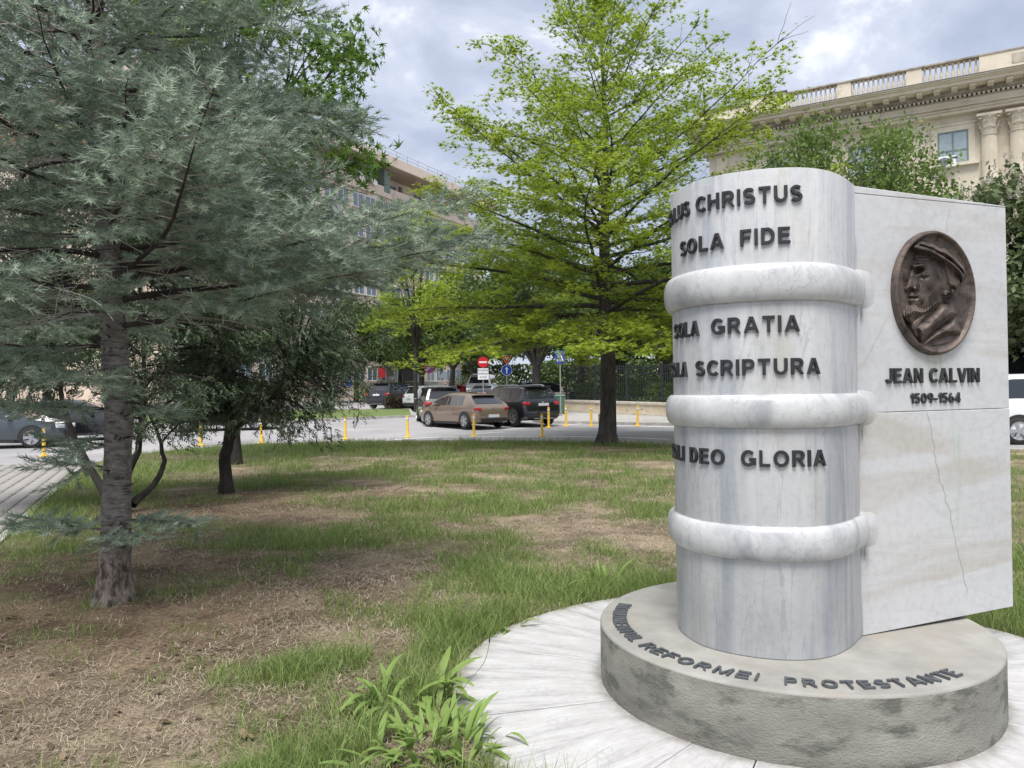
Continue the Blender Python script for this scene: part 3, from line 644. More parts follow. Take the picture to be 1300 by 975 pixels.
row(1.856, [('GRATIA', 904, 1015), ('SOLA', left_of(888, 1.86, .25), 889)])
row(1.654, [('SCRIPTURA', 885, 1040), ('SOLA', left_of(873, 1.66, .24), 874)])
row(1.220, [('GLORIA', 941, 1047), ('DEO', 878, 921), ('SOLI', left_of(868, 1.22, .21), 870)])
def slab_text(text, s0, s1, z, size):
    lay, tot = layout(text, gap=.16); ws = (s1-s0)/(tot*size); X3 = Vector((SDIR.x, SDIR.y, 0)); N3 = Vector((-SBACK.x, -SBACK.y, 0))
    for ch, c in lay:
        p = SORG+SDIR*(s0+c/tot*(s1-s0)); put_letter(ch, M['bronze_letter'], Vector((p.x, p.y, z))+N3*.001, X3, UP, size, ws)
slab_text('JEAN CALVIN', .185, .862, 1.606, .080); slab_text('1509-1564', .355, .717, 1.497, .056)
def arc_text(text, a0, a1, r, size):
    lay, tot = layout(text, gap=.20); Larc = radians(a1-a0)*(r-size/2); ws = Larc/(tot*size)
    for ch, c in lay:
        a = radians(a0+(a1-a0)*c/tot); rad = Vector((cos(a), sin(a), 0)); xa = Vector((-sin(a), cos(a), 0))
        o = put_letter(ch, M['lead_letter'], Vector((MCX, MCY, MT))+rad*r+UP*.0005, xa, -rad, size, ws*.97)
        o.scale.z = o.scale.z*1.0
arc_text('MONUMENTUL', -204, -161.5, .945, .080); arc_text('REFORMEI', -157.5, -117, .945, .080); arc_text('PROTESTANTE', -110.5, -58.5, .945, .080)

# medallion ----------------------------------------------------------
A_, B_ = .293, .334
EC = SORG+SDIR*.527; EZ = 2.089
def med_pt(u, v, h):
    p = EC+SDIR*u-SBACK*h; return (p.x, p.y, EZ+v)
mb = MB(); n = 72; prof = [(1.0, 0.0), (1.0, .022), (.985, .032), (.955, .036), (.93, .031), (.905, .018), (.86, .012), (.7, .008), (.4, .006), (.02, .005)]
vs = []
for f_, h in prof:
    for k in range(n):
        a = 2*pi*k/n; vs.append(med_pt(A_*f_*cos(a), B_*f_*sin(a), h))
fs = [(i*n+k, i*n+(k+1) % n, (i+1)*n+(k+1) % n, (i+1)*n+k) for i in range(len(prof)-1) for k in range(n)]+[tuple(range((len(prof)-1)*n, len(prof)*n))]
mb.add(vs, fs); med = mon_local(mb.build('medallion', M['bronze'], smooth=35))
# portrait relief: height field from drawn outlines; coordinates in pixels of the enlarged crop
def rz_(pts): return np.array([((x-318)/268*.303, (474-y)/409*.338) for x, y in pts])
def sdf(poly, X, Y):
    d = np.full(X.shape, 1e9); ins = np.zeros(X.shape, bool); n = len(poly)
    for i in range(n):
        a = poly[i]; b = poly[(i+1) % n]; e_ = b-a; wx, wy = X-a[0], Y-a[1]
        t = np.clip((wx*e_[0]+wy*e_[1])/(e_@e_+1e-12), 0, 1); d = np.minimum(d, np.hypot(wx-e_[0]*t, wy-e_[1]*t))
        k = ((a[1] > Y) != (b[1] > Y)) & (X < (b[0]-a[0])*(Y-a[1])/(b[1]-a[1]+1e-12)+a[0]); ins ^= k
    return np.where(ins, d, -d)
def smo(pts, n=5):
    c = catmull([(x, y) for x, y in pts]+[pts[0]], n); return rz_([(p.x, p.y) for p in c])
NX, NY = 190, 230
gx = np.linspace(-.26, .27, NX); gy = np.linspace(-.31, .30, NY); X, Y = np.meshgrid(gx, gy, indexing='ij')
def dome(poly, h, r, p=.5): s = sdf(poly, X, Y); return np.where(s > 0, h*np.clip(s/r, 0, 1)**p, 0), s
face = smo([(205, 225), (200, 270), (188, 300), (192, 318), (178, 350), (160, 395), (142, 440), (140, 462), (155, 476), (172, 478), (166, 492), (158, 506), (170, 516), (160, 530), (172, 548), (190, 575), (240, 600), (320, 590), (380, 540), (440, 500), (480, 420), (500, 330), (470, 260), (380, 210), (290, 195)])
H_, s_f = dome(face, .058, .085, .55)
hd = H_.copy()
def bumpat(x, y, sx, sy, h, rot=0):
    c = rz_([(x, y)])[0]; dx, dy = X-c[0], Y-c[1]; k = .303/268; ca, sa = cos(rot), sin(rot)
    u = (ca*dx+sa*dy)/(sx*k); v = (-sa*dx+ca*dy)/(sy*k); return h*np.exp(-(u*u+v*v))
inside = s_f > 0
hd += inside*1.5*(bumpat(235, 335, 36, 13, -.024) + bumpat(225, 306, 46, 9, .016, .22) + bumpat(262, 352, 24, 12, .016, -.1) + bumpat(266, 353, 17, 2.6, -.012, .05) + bumpat(270, 376, 34, 6, -.008, .1) + bumpat(182, 380, 15, 60, .012, -.38)
    + bumpat(183, 462, 14, 9, -.012) + bumpat(206, 452, 10, 10, .010) + bumpat(222, 455, 8, 60, -.011, -.3) + bumpat(300, 405, 40, 34, .013, .4) + bumpat(290, 470, 30, 40, -.010) + bumpat(192, 509, 26, 4, -.018) + bumpat(185, 496, 20, 5, .008) + bumpat(185, 524, 20, 6, .010) + bumpat(340, 380, 16, 50, -.010, .15)
    + bumpat(240, 266, 60, 4, -.005) + bumpat(240, 246, 55, 4, -.005) + bumpat(245, 284, 55, 4, -.005))
# beard with combed strands
beard = smo([(165, 560), (200, 548), (255, 575), (300, 545), (350, 510), (372, 505), (365, 545), (320, 580), (270, 620), (225, 632), (205, 640), (195, 680), (180, 700), (150, 665), (130, 630), (133, 590)])
hb, sb = dome(beard, .066, .05, .5); hb = np.where(sb > 0, hb+.010*np.sin((X*1.4+Y*.8)*260+8*np.sin(Y*38))*np.clip(sb/.01, 0, 1), 0)
# cap: band, floppy crown and side flap
crown = smo([(228, 150), (262, 138), (300, 150), (330, 152), (372, 178), (402, 176), (440, 208), (470, 228), (505, 270), (530, 300), (535, 345), (515, 390), (500, 395), (512, 350), (470, 300), (400, 250), (300, 205), (215, 185), (212, 172)])
hc, sc_ = dome(crown, .092, .030, .5); hc = np.where(sc_ > 0, hc+.007*np.sin(X*110+Y*60)*np.clip(sc_/.015, 0, 1), 0)
brim = smo([(205, 182), (215, 172), (300, 190), (400, 240), (470, 290), (520, 350), (505, 385), (470, 330), (400, 275), (300, 225), (205, 203)])
hbr, sbr = dome(brim, .108, .008, .5)
flap = smo([(370, 240), (420, 250), (480, 310), (498, 390), (480, 440), (462, 460), (450, 440), (420, 430), (405, 400), (392, 330)])
hf, sf = dome(flap, .070, .018, .4)
ear = smo([(385, 458), (405, 448), (425, 452), (432, 470), (415, 490), (392, 500), (380, 485)]); he, se = dome(ear, .072, .012, .5); he = he+(se > 0)*bumpat(405, 470, 10, 8, -.014)
lobe = smo([(430, 440), (455, 440), (462, 465), (440, 492), (400, 505), (372, 498), (420, 480)]); hl, s_l = dome(lobe, .078, .012, .5)
collar = smo([(400, 530), (440, 535), (470, 590), (462, 620), (380, 680), (300, 740), (255, 790), (232, 795), (215, 700), (260, 660), (330, 590), (370, 545)]); hco, sco = dome(collar, .066, .035, .6)
coll2 = smo([(465, 620), (505, 735), (420, 755), (330, 780), (250, 825), (250, 800), (330, 720), (400, 670)]); hc2, sc2 = dome(coll2, .052, .030, .6)
cut = smo([(505, 735), (470, 790), (400, 825), (330, 835), (252, 826), (330, 778), (420, 750)]); hcu, scu = dome(cut, .030, .05, .7)
neck = smo([(200, 640), (260, 600), (300, 600), (260, 660), (225, 720), (232, 790), (180, 730), (165, 690)]); hn, sn = dome(neck, .032, .02, .7)
Hh = np.maximum.reduce([hd*inside, hb, hc, hbr, hf, he, hl, hco, hc2, hcu, hn])
nn = np.array([mnoise.fractal((x*40, y*40, 1.3), 1., 2., 3) for x, y in zip(X.ravel(), Y.ravel())]).reshape(X.shape)
Hh = Hh+np.where(Hh > 0, .0022*nn, 0)
for _ in range(2): Hh[1:-1, 1:-1] = .5*Hh[1:-1, 1:-1]+.125*(Hh[:-2, 1:-1]+Hh[2:, 1:-1]+Hh[1:-1, :-2]+Hh[1:-1, 2:])
keep = (X/A_)**2+(Y/B_)**2 < .93**2
base_h = .004
idx = -np.ones(X.shape, int); msk = keep & (Hh > .001)
m2 = msk.copy(); m2[1:] |= msk[:-1]; m2[:-1] |= msk[1:]; m2[:, 1:] |= msk[:, :-1]; m2[:, :-1] |= msk[:, 1:]
idx[m2] = np.arange(m2.sum())
Hh *= .72; hx = base_h+Hh[m2]; X = X-1.05*Hh; Y = Y-.12*Hh
pu = EC.x+SDIR.x*X[m2]-SBACK.x*hx; pv = EC.y+SDIR.y*X[m2]-SBACK.y*hx; V = np.stack([pu, pv, EZ+Y[m2]], 1)
a, b_, c, d = idx[:-1, :-1], idx[1:, :-1], idx[1:, 1:], idx[:-1, 1:]; ok = (a >= 0) & (b_ >= 0) & (c >= 0) & (d >= 0)
o = mon_local(link('portrait_relief', npmesh('portrait_relief', V, np.stack([a[ok], b_[ok], c[ok], d[ok]], 1), M['bronze'], smooth=True)))
o['label'] = 'bronze relief of a bearded man in profile wearing a flat cap'
# marble paving ring
pav = MB().lathe([(1.80, -.06), (1.80, -.012), (.90, -.012)], n=96).build('monument_paving', M['joint'], loc=(MCX, MCY, 0)); tag(pav, kind='structure')
NW = 22; mb = MB(); segs = 6; w_ = 2*pi/NW; ga = .0016
outer = [(1.825*cos(-w_/2+ga/1.8+(w_-2*ga/1.8)*k/segs), 1.825*sin(-w_/2+ga/1.8+(w_-2*ga/1.8)*k/segs)) for k in range(segs+1)]
inn = [(.93*cos(w_/2-ga/.93-(w_-2*ga/.93)*k/2), .93*sin(w_/2-ga/.93-(w_-2*ga/.93)*k/2)) for k in range(3)]
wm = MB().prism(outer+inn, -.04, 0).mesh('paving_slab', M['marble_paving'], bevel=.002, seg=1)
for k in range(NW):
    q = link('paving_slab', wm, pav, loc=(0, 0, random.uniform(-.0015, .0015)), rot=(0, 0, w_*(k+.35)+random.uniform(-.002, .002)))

# ------------------------------------------------------------------ vegetation helpers
def rotmats(z, spin):
    """frames whose third axis is z (n,3), rolled by spin"""
    z = z/np.linalg.norm(z, axis=1, keepdims=True); h = np.where(np.abs(z[:, 2:3]) < .95, np.array([[0, 0, 1.]]), np.array([[1., 0, 0]]))
    x = np.cross(h, z); x /= np.linalg.norm(x, axis=1, keepdims=True); y = np.cross(z, x)
    c, s = np.cos(spin)[:, None], np.sin(spin)[:, None]; return np.stack([x*c+y*s, -x*s+y*c, z], axis=2)
def scatter(T, TF, pos, R, sc):
    """T (k,3) template, TF (f,m) faces"""
    n, k = len(pos), len(T); sc = np.asarray(sc); sc = sc[:, None, None] if sc.ndim == 1 else sc[:, None, :]
    V = np.einsum('nij,nkj->nki', R, T[None]*sc)+pos[:, None, :]
    Fc = TF[None]+(np.arange(n)*k)[:, None, None]; return V.reshape(-1, 3), Fc.reshape(-1, TF.shape[1])
def rdir(n):
    v = rng.normal(size=(n, 3)); return v/np.linalg.norm(v, axis=1, keepdims=True)
def tubes(name, lines, mat_, n=5, parent=None):
    mb = MB()
    for pts, rad in lines: mb.tube(pts, rad, n, cap=False)
    return mb.build(name, mat_, parent, smooth=80)
def bend(p, d, L_, n, droop=0.0, wob_=.12, lift=0.0):
    p = Vector(p); d = Vector(d).normalized(); pts = [p.copy()]; s = L_/n
    for i in range(n):
        d = (d + Vector((random.gauss(0, wob_), random.gauss(0, wob_), random.gauss(0, wob_)*.6-droop+lift*(i/n)))).normalized(); p = p+d*s; pts.append(p.copy())
    return pts
# pin oak ----------------------------------------------------------------
star = []; sf_ = []
for k in range(5):
    a = radians(-100+50*k) ; star.append((sin(a)*.5, cos(a)*.5+.1, .06*(k % 2)))
_ts = []
for k in range(5):
    a = radians(-84+42*k); l = .54+.10*(k == 2); c, q = sin(a), cos(a); h_ = .004*k
    _ts += [(-q*.10-c*.06, c*.10-q*.06, h_), (q*.10-c*.06, -c*.10-q*.06, h_), (c*l, q*l, .05+h_)]
T_star = np.array(_ts); TF_star = np.arange(15).reshape(5, 3)
T_leaf = np.array([(0, -.5, 0), (.28, -.05, .06), (0, .55, 0), (-.28, -.05, .06)]); TF_leaf = np.array([[0, 1, 2, 3]])
T_leaf2 = np.array([(0, -.5, 0), (.3, 0, .1), (0, .55, 0), (-.3, 0, .1)]); TF_leaf2 = np.array([[0, 1, 2], [0, 2, 3]])
def leaves_at(pos, size, flat=.6, jit=.1, T=T_leaf, TF=TF_leaf, sj=.3):
    n = len(pos); nrm = rdir(n)*(1-flat)+np.array([0, 0, flat]); R = rotmats(nrm, rng.uniform(0, 6.28, n))
    return scatter(T, TF, pos+rng.normal(size=(n, 3))*jit, R, size*rng.uniform(1-sj, 1+sj, n))
def make_oak():
    base = Gp(770, 563, .08); base = Vector((2.72, 22.3, -.02)); root = empty('pin_oak', base, label='young oak with yellow green leaves and a dark straight trunk, on the far lawn edge', cat='tree')
    tp = [Vector((0, 0, 0))]; 
    tr = [(0, .42), (.12, .34), (.35, .27), (.9, .235), (2.4, .215), (4, .18), (5.6, .15), (7.2, .11), (9, .075), (11.2, .04), (13.2, .012)]
    pts = [Vector((.012*z+.06*sin(z*.9)-.03*z*(z > 6)*.2, .04*sin(z*.7), z)) for z, r in tr]
    mb = MB(); mb.tube(pts, [r for z, r in tr], 14, cap=False); mb.build('trunk', M['oak_bark'], root, smooth=80)
    def trunk(z):
        for i in range(len(tr)-1):
            if z <= tr[i+1][0]: t = (z-tr[i][0])/(tr[i+1][0]-tr[i][0]); return pts[i].lerp(pts[i+1], t), tr[i][1]*(1-t)+tr[i+1][1]*t
        return pts[-1], .01
    zs = [2.6, 3.4, 4.6, 6.3, 7.8, 9.6, 11.0, 12.4, 13.6, 15]; rs = [4.0, 6.4, 7.0, 6.7, 5.9, 5.1, 4.2, 2.9, 1.6, .5]
    lines, twigs, lp = [], [], []
    nb = 92
    for i in range(nb):
        f = i/(nb-1); z = 2.95+9.8*f**1.1
        if f > .45 and random.random() < .36: continue
        az = i*2.399+random.uniform(-.3, .3); el = .0+.95*f+random.gauss(0, .08)
        p, r = trunk(z); L0 = np.interp(z+1.2*f*2, zs, rs)*random.uniform(.80, 1.08)/max(cos(el), .55)*(1-.25*f)
        if random.random() < .15: L0 *= 1.12
        d = Vector((cos(az)*cos(el), sin(az)*cos(el), sin(el))); n = 9
        bp = bend(p, d, L0, n, droop=.02*(1-f), wob_=.07); rr = [max(r*.42*(1-k/n)**.9, .010) for k in range(n+1)]; lines.append((bp, rr))
        for k in range(2, n+1):
            for sgn in (-1, 1, 0):
                if sgn == 0 and k < n: continue
                q = bp[k].lerp(bp[k-1], random.random()); t = (bp[k]-bp[k-1]).normalized(); side = t.cross(UP).normalized()
                l2 = L0*(.36*(1-k/n)+.14)*random.uniform(.7, 1.2)
                d2 = (t*.75+side*sgn*random.uniform(.6, 1)+UP*random.gauss(-.02+.2*f, .13)); tp_ = bend(q, d2, l2, 4, wob_=.12, droop=.01); twigs.append((tp_, [max(rr[k]*.5, .008), .008, .006, .005, .004]))
                m = int((7+l2*13)*(1.15-.85*f)); m = 1 if random.random() < .10+.2*f else m
                for _ in range(m):
                    a = random.randint(1, 4) if random.random() < .8 else 4; c = tp_[a].lerp(tp_[a-1], random.random()); lp.append(c)
    lp = np.array([tuple(v) for v in lp]); reps = max(1, int(round(66000/len(lp)))); pos = np.repeat(lp, reps, 0)
    pos = pos+rng.normal(size=pos.shape)*np.array([.14, .14, .06])
    V, Fc = leaves_at(pos, .185, flat=.62, jit=.02, T=T_star, TF=TF_star)
    o = tubes('limbs', lines, M['oak_bark'], 6, root); o['kind'] = 'stuff'
    tw = tubes('twigs', twigs, M['oak_bark'], 3, root); tw['kind'] = 'stuff'
    o = link('crown', npmesh('crown', V, Fc, M['oak']), root); o['kind'] = 'stuff'
    return root
make_oak()

# blue-green fir -----------------------------------------------------------
def needle_template(nn=22, axis=.105, nl=.050, w=.0068):
    T, Fc = [], []
    for i in range(nn):
        z = axis*(i/nn); a = (i*2.399) % (2*pi); up = .35+.65*abs(sin(a)); el = radians(66-34*(i/nn)); l = nl*random.uniform(.75, 1.15)*(1 if i/nn > .1 else .7)
        d = Vector((cos(a)*sin(el), abs(sin(a))*sin(el)*1.0+.1*sin(el) if sin(a) > -.5 else sin(a)*sin(el)*.7, cos(el))).normalized()
        s = d.cross(Vector((0, 0, 1))).normalized()*w/2; p = Vector((0, 0, z)); b = len(T); q = p+d*l
        T += [tuple(p-s), tuple(p+s), tuple(q)]; Fc.append((b, b+1, b+2))
    return np.array(T), np.array(Fc)
def make_fir():
    base = Z(140, 765, -.01); base.y += .05; root = empty('blue_fir', base, label='blue green fir with a knotty grey trunk, in the bare soil on the left', cat='tree')
    prof = [(0, .165, .02, 0), (.05, .146, .01, 0), (.12, .130, 0, 0), (.3, .114, 0, 0), (.6, .108, 0, 0), (.9, .103, 0, 0), (1.3, .099, 0, 0), (2, .094, 0, 0), (3, .085, 0, 0), (4, .077, 0, 0), (5.5, .064, 0, 0), (7.5, .045, 0, 0), (9.6, .012, 0, 0)]
    def trunk(z):
        rr = np.interp(z, [p[0] for p in prof], [p[1] for p in prof]); return Vector((.035*z*(z < 1.4)+(z >= 1.4)*(.049-.055*(z-1.4)), .01*z, z)), float(rr)
    zs = np.concatenate([np.linspace(0, .5, 12), np.linspace(.56, 4.8, 100), np.linspace(5.2, 9.6, 16)]); nr = 30; V = []
    for z in zs:
        c, r = trunk(z)
        for k in range(nr):
            a = 2*pi*k/nr; q = r*(1+.05*mnoise.noise((cos(a)*2, sin(a)*2, z*1.3))+.055*mnoise.noise((cos(a)*5, sin(a)*5, z*22))*(z > .35)+.22*max(0, .42-z)*mnoise.noise((cos(a)*4, sin(a)*4, z*3))+.5*max(0, .25-z)*max(0, sin(a*4+1))**3+.05*mnoise.noise((cos(a)*6, sin(a)*6, z*5)))
            V.append((c.x+q*cos(a), c.y+q*sin(a), z-.02*(z == 0)))
    nz = len(zs); Fc = np.array([(i*nr+k, i*nr+(k+1) % nr, (i+1)*nr+(k+1) % nr, (i+1)*nr+k) for i in range(nz-1) for k in range(nr)])
    mi = np.array([1 if zs[i] < .34+.06*sin(k*2.1) else 0 for i in range(nz-1) for k in range(nr)])
    link('trunk', npmesh('trunk', V, Fc, [M['fir_bark'], M['fir_base_bark']], True, mi), root)
    # branch scars: raised collars with a dark eye, facing the camera side
    camdir = atan2(-base.y, -base.x)
    for z, da, s in ((.62, .1, 1.0), (.50, -.15, .9), (.98, .45, 1.05), (1.28, 0, .7), (1.60, .35, 1.0), (1.98, .4, .6), (1.97, -.55, .7), (2.4, -.2, .7), (2.75, .3, .6)):
        c, r = trunk(z); a = camdir+da; n = Vector((cos(a), sin(a), 0)); q = c+n*(r-.012); R = Matrix((Vector((-sin(a), cos(a), 0)), Vector((0, 0, 1)), n)).transposed().to_4x4()
        mbk = MB(); pr = [(.060*s, -.004), (.046*s, .009), (.032*s, .013), (.024*s, .012), (.018*s, .002), (.010*s, .001), (.003, .006)]
        mbk.lathe([(a_, b) for a_, b in pr], n=20); k_ = mbk.build('knot', M['fir_knot'], root, smooth=60)
        R2 = R.copy(); R2.translation = q; k_.matrix_basis = R2 @ Matrix.Diagonal((1.15, .62, 1, 1))
    for _ in range(26):
        z = random.uniform(.35, 3.6); c, r = trunk(z); a = camdir+random.uniform(-1.3, 1.3); n = Vector((cos(a), sin(a), .25)); q = c+Vector((cos(a), sin(a), 0))*(r-.01)
        MB().tube([q, q+n*random.uniform(.02, .05), q+n*random.uniform(.06, .10)], [.010, .008, .004], 6).build('branch_stub', M['dark_bark'], root)
    Tn, TFn = needle_template()
    lines, twl, sp, sdr, bare = [], [], [], [], []
    specs = []
    z = .46
    for zz, azd, L0 in ((.55, 170, .75), (.62, -35, .55), (.62, 10, .6), (1.05, 200, .5), (1.2, 150, .6), (1.5, 190, .9), (1.55, 20, .45), (1.75, 175, 1.3), (1.8, 260, .8), (2.0, 190, 1.6)): specs.append((zz, radians(azd), L0, 1))
    z = 2.15; i = 0
    while z < 9.3:
        specs.append((z, i*2.399+random.uniform(-.35, .35), (2.75*(1-((z-2)/8.2)) + .25)*random.uniform(.8, 1.12), 0)); z += .078 if z < 5.2 else .13; i += 1
    specs = [(zz, az, L0*(1 if not (kd == 0 and cos(az) > .2) else ((.72 if zz < 2.45 else .84) if zz < 2.9 else (.60 if zz < 3.55 else .74))), kd) for zz, az, L0, kd in specs]
    # explicit long limbs seen in front of the sky and the flats
    specs += [(2.35, radians(12), 2.7, 0), (2.62, radians(3), 3.05, 2), (2.50, radians(-6), 2.9, 2), (3.75, radians(-4), 2.0, 0), (4.0, radians(14), 2.1, 0), (4.4, radians(-10), 1.8, 0), (4.9, radians(5), 1.5, 0), (3.0, radians(-60), 2.2, 0), (3.1, radians(-95), 2.1, 0), (4.0, radians(-120), 2.2, 0), (4.2, radians(-75), 2.0, 0), (4.5, radians(-150), 2.1, 0), (4.7, radians(-105), 1.9, 0), (4.6, radians(-50), 1.7, 0), (3.7, radians(-160), 2.3, 0), (4.1, radians(150), 2.0, 0), (3.3, radians(-35), 1.9, 0), (2.9, radians(-130), 2.3, 0), (3.5, radians(-85), 1.9, 0)]
    for zz, az, L0, kind in specs:
        el = .12+.03*(zz-2) if kind == 0 else (.05 if kind == 1 else .10); p, r = trunk(zz); d = Vector((cos(az)*cos(el), sin(az)*cos(el), sin(el))); n = 10
        bp = bend(p, d, L0, n, droop=.014 if kind != 2 else -.004, wob_=.085 if kind != 2 else .04); r0 = .008+.0070*L0; rr = [max(r0*(1-k/n), .004) for k in range(n+1)]; lines.append((bp, rr))
        nsub = max(4, int(L0*12))
        for s in range(nsub):
            f = .10+.90*(s+random.random()*.5)/nsub; k = min(int(f*n), n-1); q = bp[k].lerp(bp[k+1], f*n-k) if f < 1 else bp[-1]; t = (bp[k+1]-bp[k]).normalized(); side = t.cross(UP).normalized()
            l2 = (L0*.36*(1-f)**.8+.16)*random.uniform(.65, 1.2); sgn = 1 if s % 2 else -1
            d2 = t*random.uniform(.5, .8)+side*sgn*random.uniform(.6, 1.)+UP*random.gauss(-.06, .13)
            n2 = 5; tp = bend(q, d2, l2, n2, droop=.03, wob_=.06)
            inner_ = (f < .34 or random.random() < .10) and kind != 1; twl.append((tp, [.0052, .0046, .004, .0035, .003, .0025]))
            if inner_ and random.random() < .75: 
                for w in range(3):
                    qq = tp[1+w]; d3 = Vector(rdir(1)[0])*.7+(tp[-1]-tp[0]).normalized()*.6; bare.append((bend(qq, d3, random.uniform(.10, .26), 3, wob_=.16), [.0032, .0026, .002, .0015]))
                continue
            m = max(3, int(l2/.055))
            for w in range(m):
                g = .18+.82*w/m; kk = min(int(g*n2), n2-1); qq = tp[kk].lerp(tp[kk+1], g*n2-kk); t2 = (tp[kk+1]-tp[kk]).normalized(); s2 = t2.cross(UP).normalized()*(1 if w % 2 else -1)
                if random.random() < .45: sp.append(tuple(qq)); sdr.append(tuple(t2+UP*.1))
                d3 = t2*.7+s2*random.uniform(.5, .9)+UP*random.gauss(0.0, .2); l3 = random.uniform(.04, .16); e3 = qq+d3.normalized()*l3
                if l3 > .09: sp.append(tuple(qq.lerp(e3, .4))); sdr.append(tuple(d3))
                sp.append(tuple(e3)); sdr.append(tuple(d3+UP*.15))
                if random.random() < .35: bare.append(([qq, e3], [.0028, .0018]))
            sp.append(tuple(tp[-1])); sdr.append(tuple(tp[-1]-tp[-2]+UP*.03))
        sp.append(tuple(bp[-1])); sdr.append(tuple(bp[-1]-bp[-2]))
    sp = np.array(sp); sdr = np.array(sdr); wz = sp[:, 2] > 5.2
    sel = ~wz | (rng.random(len(sp)) < .35); sp, sdr = sp[sel], sdr[sel]
    print('fir shoots', len(sp))
    mx_ = 25000
    if len(sp) > mx_: q = rng.choice(len(sp), mx_, replace=False); sp, sdr = sp[q], sdr[q]
    # keep 'up' side of each shoot upwards: frame y axis = up projected
    zdir = sdr/np.linalg.norm(sdr, axis=1, keepdims=True); upv = np.array([[0, 0, 1.]])+rng.normal(size=zdir.shape)*.25
    x = np.cross(upv, zdir); x /= np.linalg.norm(x, axis=1, keepdims=True); y = np.cross(zdir, x); R = np.stack([x, y, zdir], 2)
    V, Fc = scatter(Tn, TFn, sp, R, rng.uniform(.8, 1.3, len(sp)))
    o = link('needles', npmesh('needles', V, Fc, M['fir']), root); o['kind'] = 'stuff'
    o = tubes('limbs', lines, M['dark_bark'], 6, root); o['kind'] = 'stuff'
    o = tubes('twigs', twl+bare, M['twig'], 3, root); o['kind'] = 'stuff'
make_fir()

# dark junipers -------------------------------------------------------------
spT, spF = [], []
for i in range(9):
    z = .02+.20*i/9; s = 1 if i % 2 else -1; l = .085*(1-i/11); a = .75
    p = np.array([0, 0, z]); d = np.array([s*sin(a)*l, random.uniform(-.02, .02), cos(a)*l]); w = np.array([0, .0, .0])+np.array([.006*cos(a)*s*-1, .009, .012]); b = len(spT)
    spT += [p, p+d*.6+w, p+d, p+d*.6-w]; spF.append((b, b+1, b+2, b+3))
spT = np.array(spT); spF = np.array(spF)
def juniper(base, stems, blobs, label, nsp=4200, group=None):
    root = empty('juniper_tree', base, label=label, cat='tree'); lines = []
    for pts, r0 in stems:
        c = catmull(pts, 4); m = len(c); lines.append((c, [max(r0*(1.25 if k < 2 else 1)*(1-.75*k/m), .012) for k in range(m)]))
    mb = MB()
    for pts, r in lines: mb.tube([p+Vector((random.gauss(0, .008), random.gauss(0, .008), 0)) for p in pts], r, 8, cap=False)
    mb.build('trunk', M['dark_bark'], root, smooth=70)
    pos, dr, tw = [], [], []
    tot = sum(b[3]*b[4]*b[5] for b in blobs)
    hubs = [p for pts, r in lines for p in pts[len(pts)//3:]]
    for cx, cy, cz, rx, ry, rz in blobs:
        k = int(nsp*rx*ry*rz/tot)
        nb = max(6, k//40)
        for j in range(nb):
            u = Vector(rdir(1)[0]); e = Vector((cx+u.x*rx*.95, cy+u.y*ry*.95, cz+u.z*rz*.95)); h = min(hubs, key=lambda q: (q-e).length) if hubs else Vector((cx, cy, cz))
            mid = h.lerp(e, .5)+Vector((0, 0, .12)); c = catmull([h, mid, e], 5); tw.append((c, [.018*(1-i/len(c))+.003 for i in range(len(c))]))
            for w in range(k//nb):
                t = 1-random.random()**1.6*.65; i = min(int(t*(len(c)-1)), len(c)-2); q = c[i].lerp(c[i+1], random.random())
                pos.append((q.x+random.gauss(0, .13), q.y+random.gauss(0, .13), q.z-abs(random.gauss(0, .12)))); dd = (e-h).normalized(); dr.append((dd.x*.5+random.gauss(0, .35), dd.y*.5+random.gauss(0, .35), -.55+random.gauss(0, .3)))
    pos = np.array(pos); R = rotmats(np.array(dr), rng.uniform(0, 6.28, len(pos))); V, Fc = scatter(spT, spF, pos, R, rng.uniform(.45, .95, len(pos)))
    o = link('foliage', npmesh('foliage', V, Fc, M['juniper']), root); o['kind'] = 'stuff'
    o = tubes('branches', tw, M['dark_bark'], 4, root); o['kind'] = 'stuff'
b1 = Z(288, 626, -.01)
juniper(b1, [([(0, 0, 0), (-.02, 0, .5), (.06, 0, 1.0), (.0, .05, 1.6), (-.1, .1, 2.6), (0, .1, 4.2)], .115), ([(.02, 0, .75), (.25, -.1, 1.1), (.7, -.2, 1.5), (1.2, -.3, 1.9)], .06)],
        [(0, 0, 3.4, 1.9, 1.6, 1.9), (1.15, -.1, 2.1, 1.0, 1.1, 1.15), (-.8, .1, 2.2, 1.2, 1.1, 1.1), (1.55, .1, 1.55, .75, .7, .8), (1.9, .2, 2.7, .9, .8, 1.0), (.9, .3, 1.55, 1.0, .8, .6), (-.2, .3, 1.9, 1.2, .9, .6), (.5, -.4, 1.85, 1.1, .6, .75), (-1.0, -.3, 1.45, .8, .6, .5), (.6, .2, 4.6, 1.5, 1.3, 1.3)],
        'dark drooping juniper with one short thick trunk, behind the blue fir to its right', nsp=15000)
b2 = Z(148, 652, -.01)
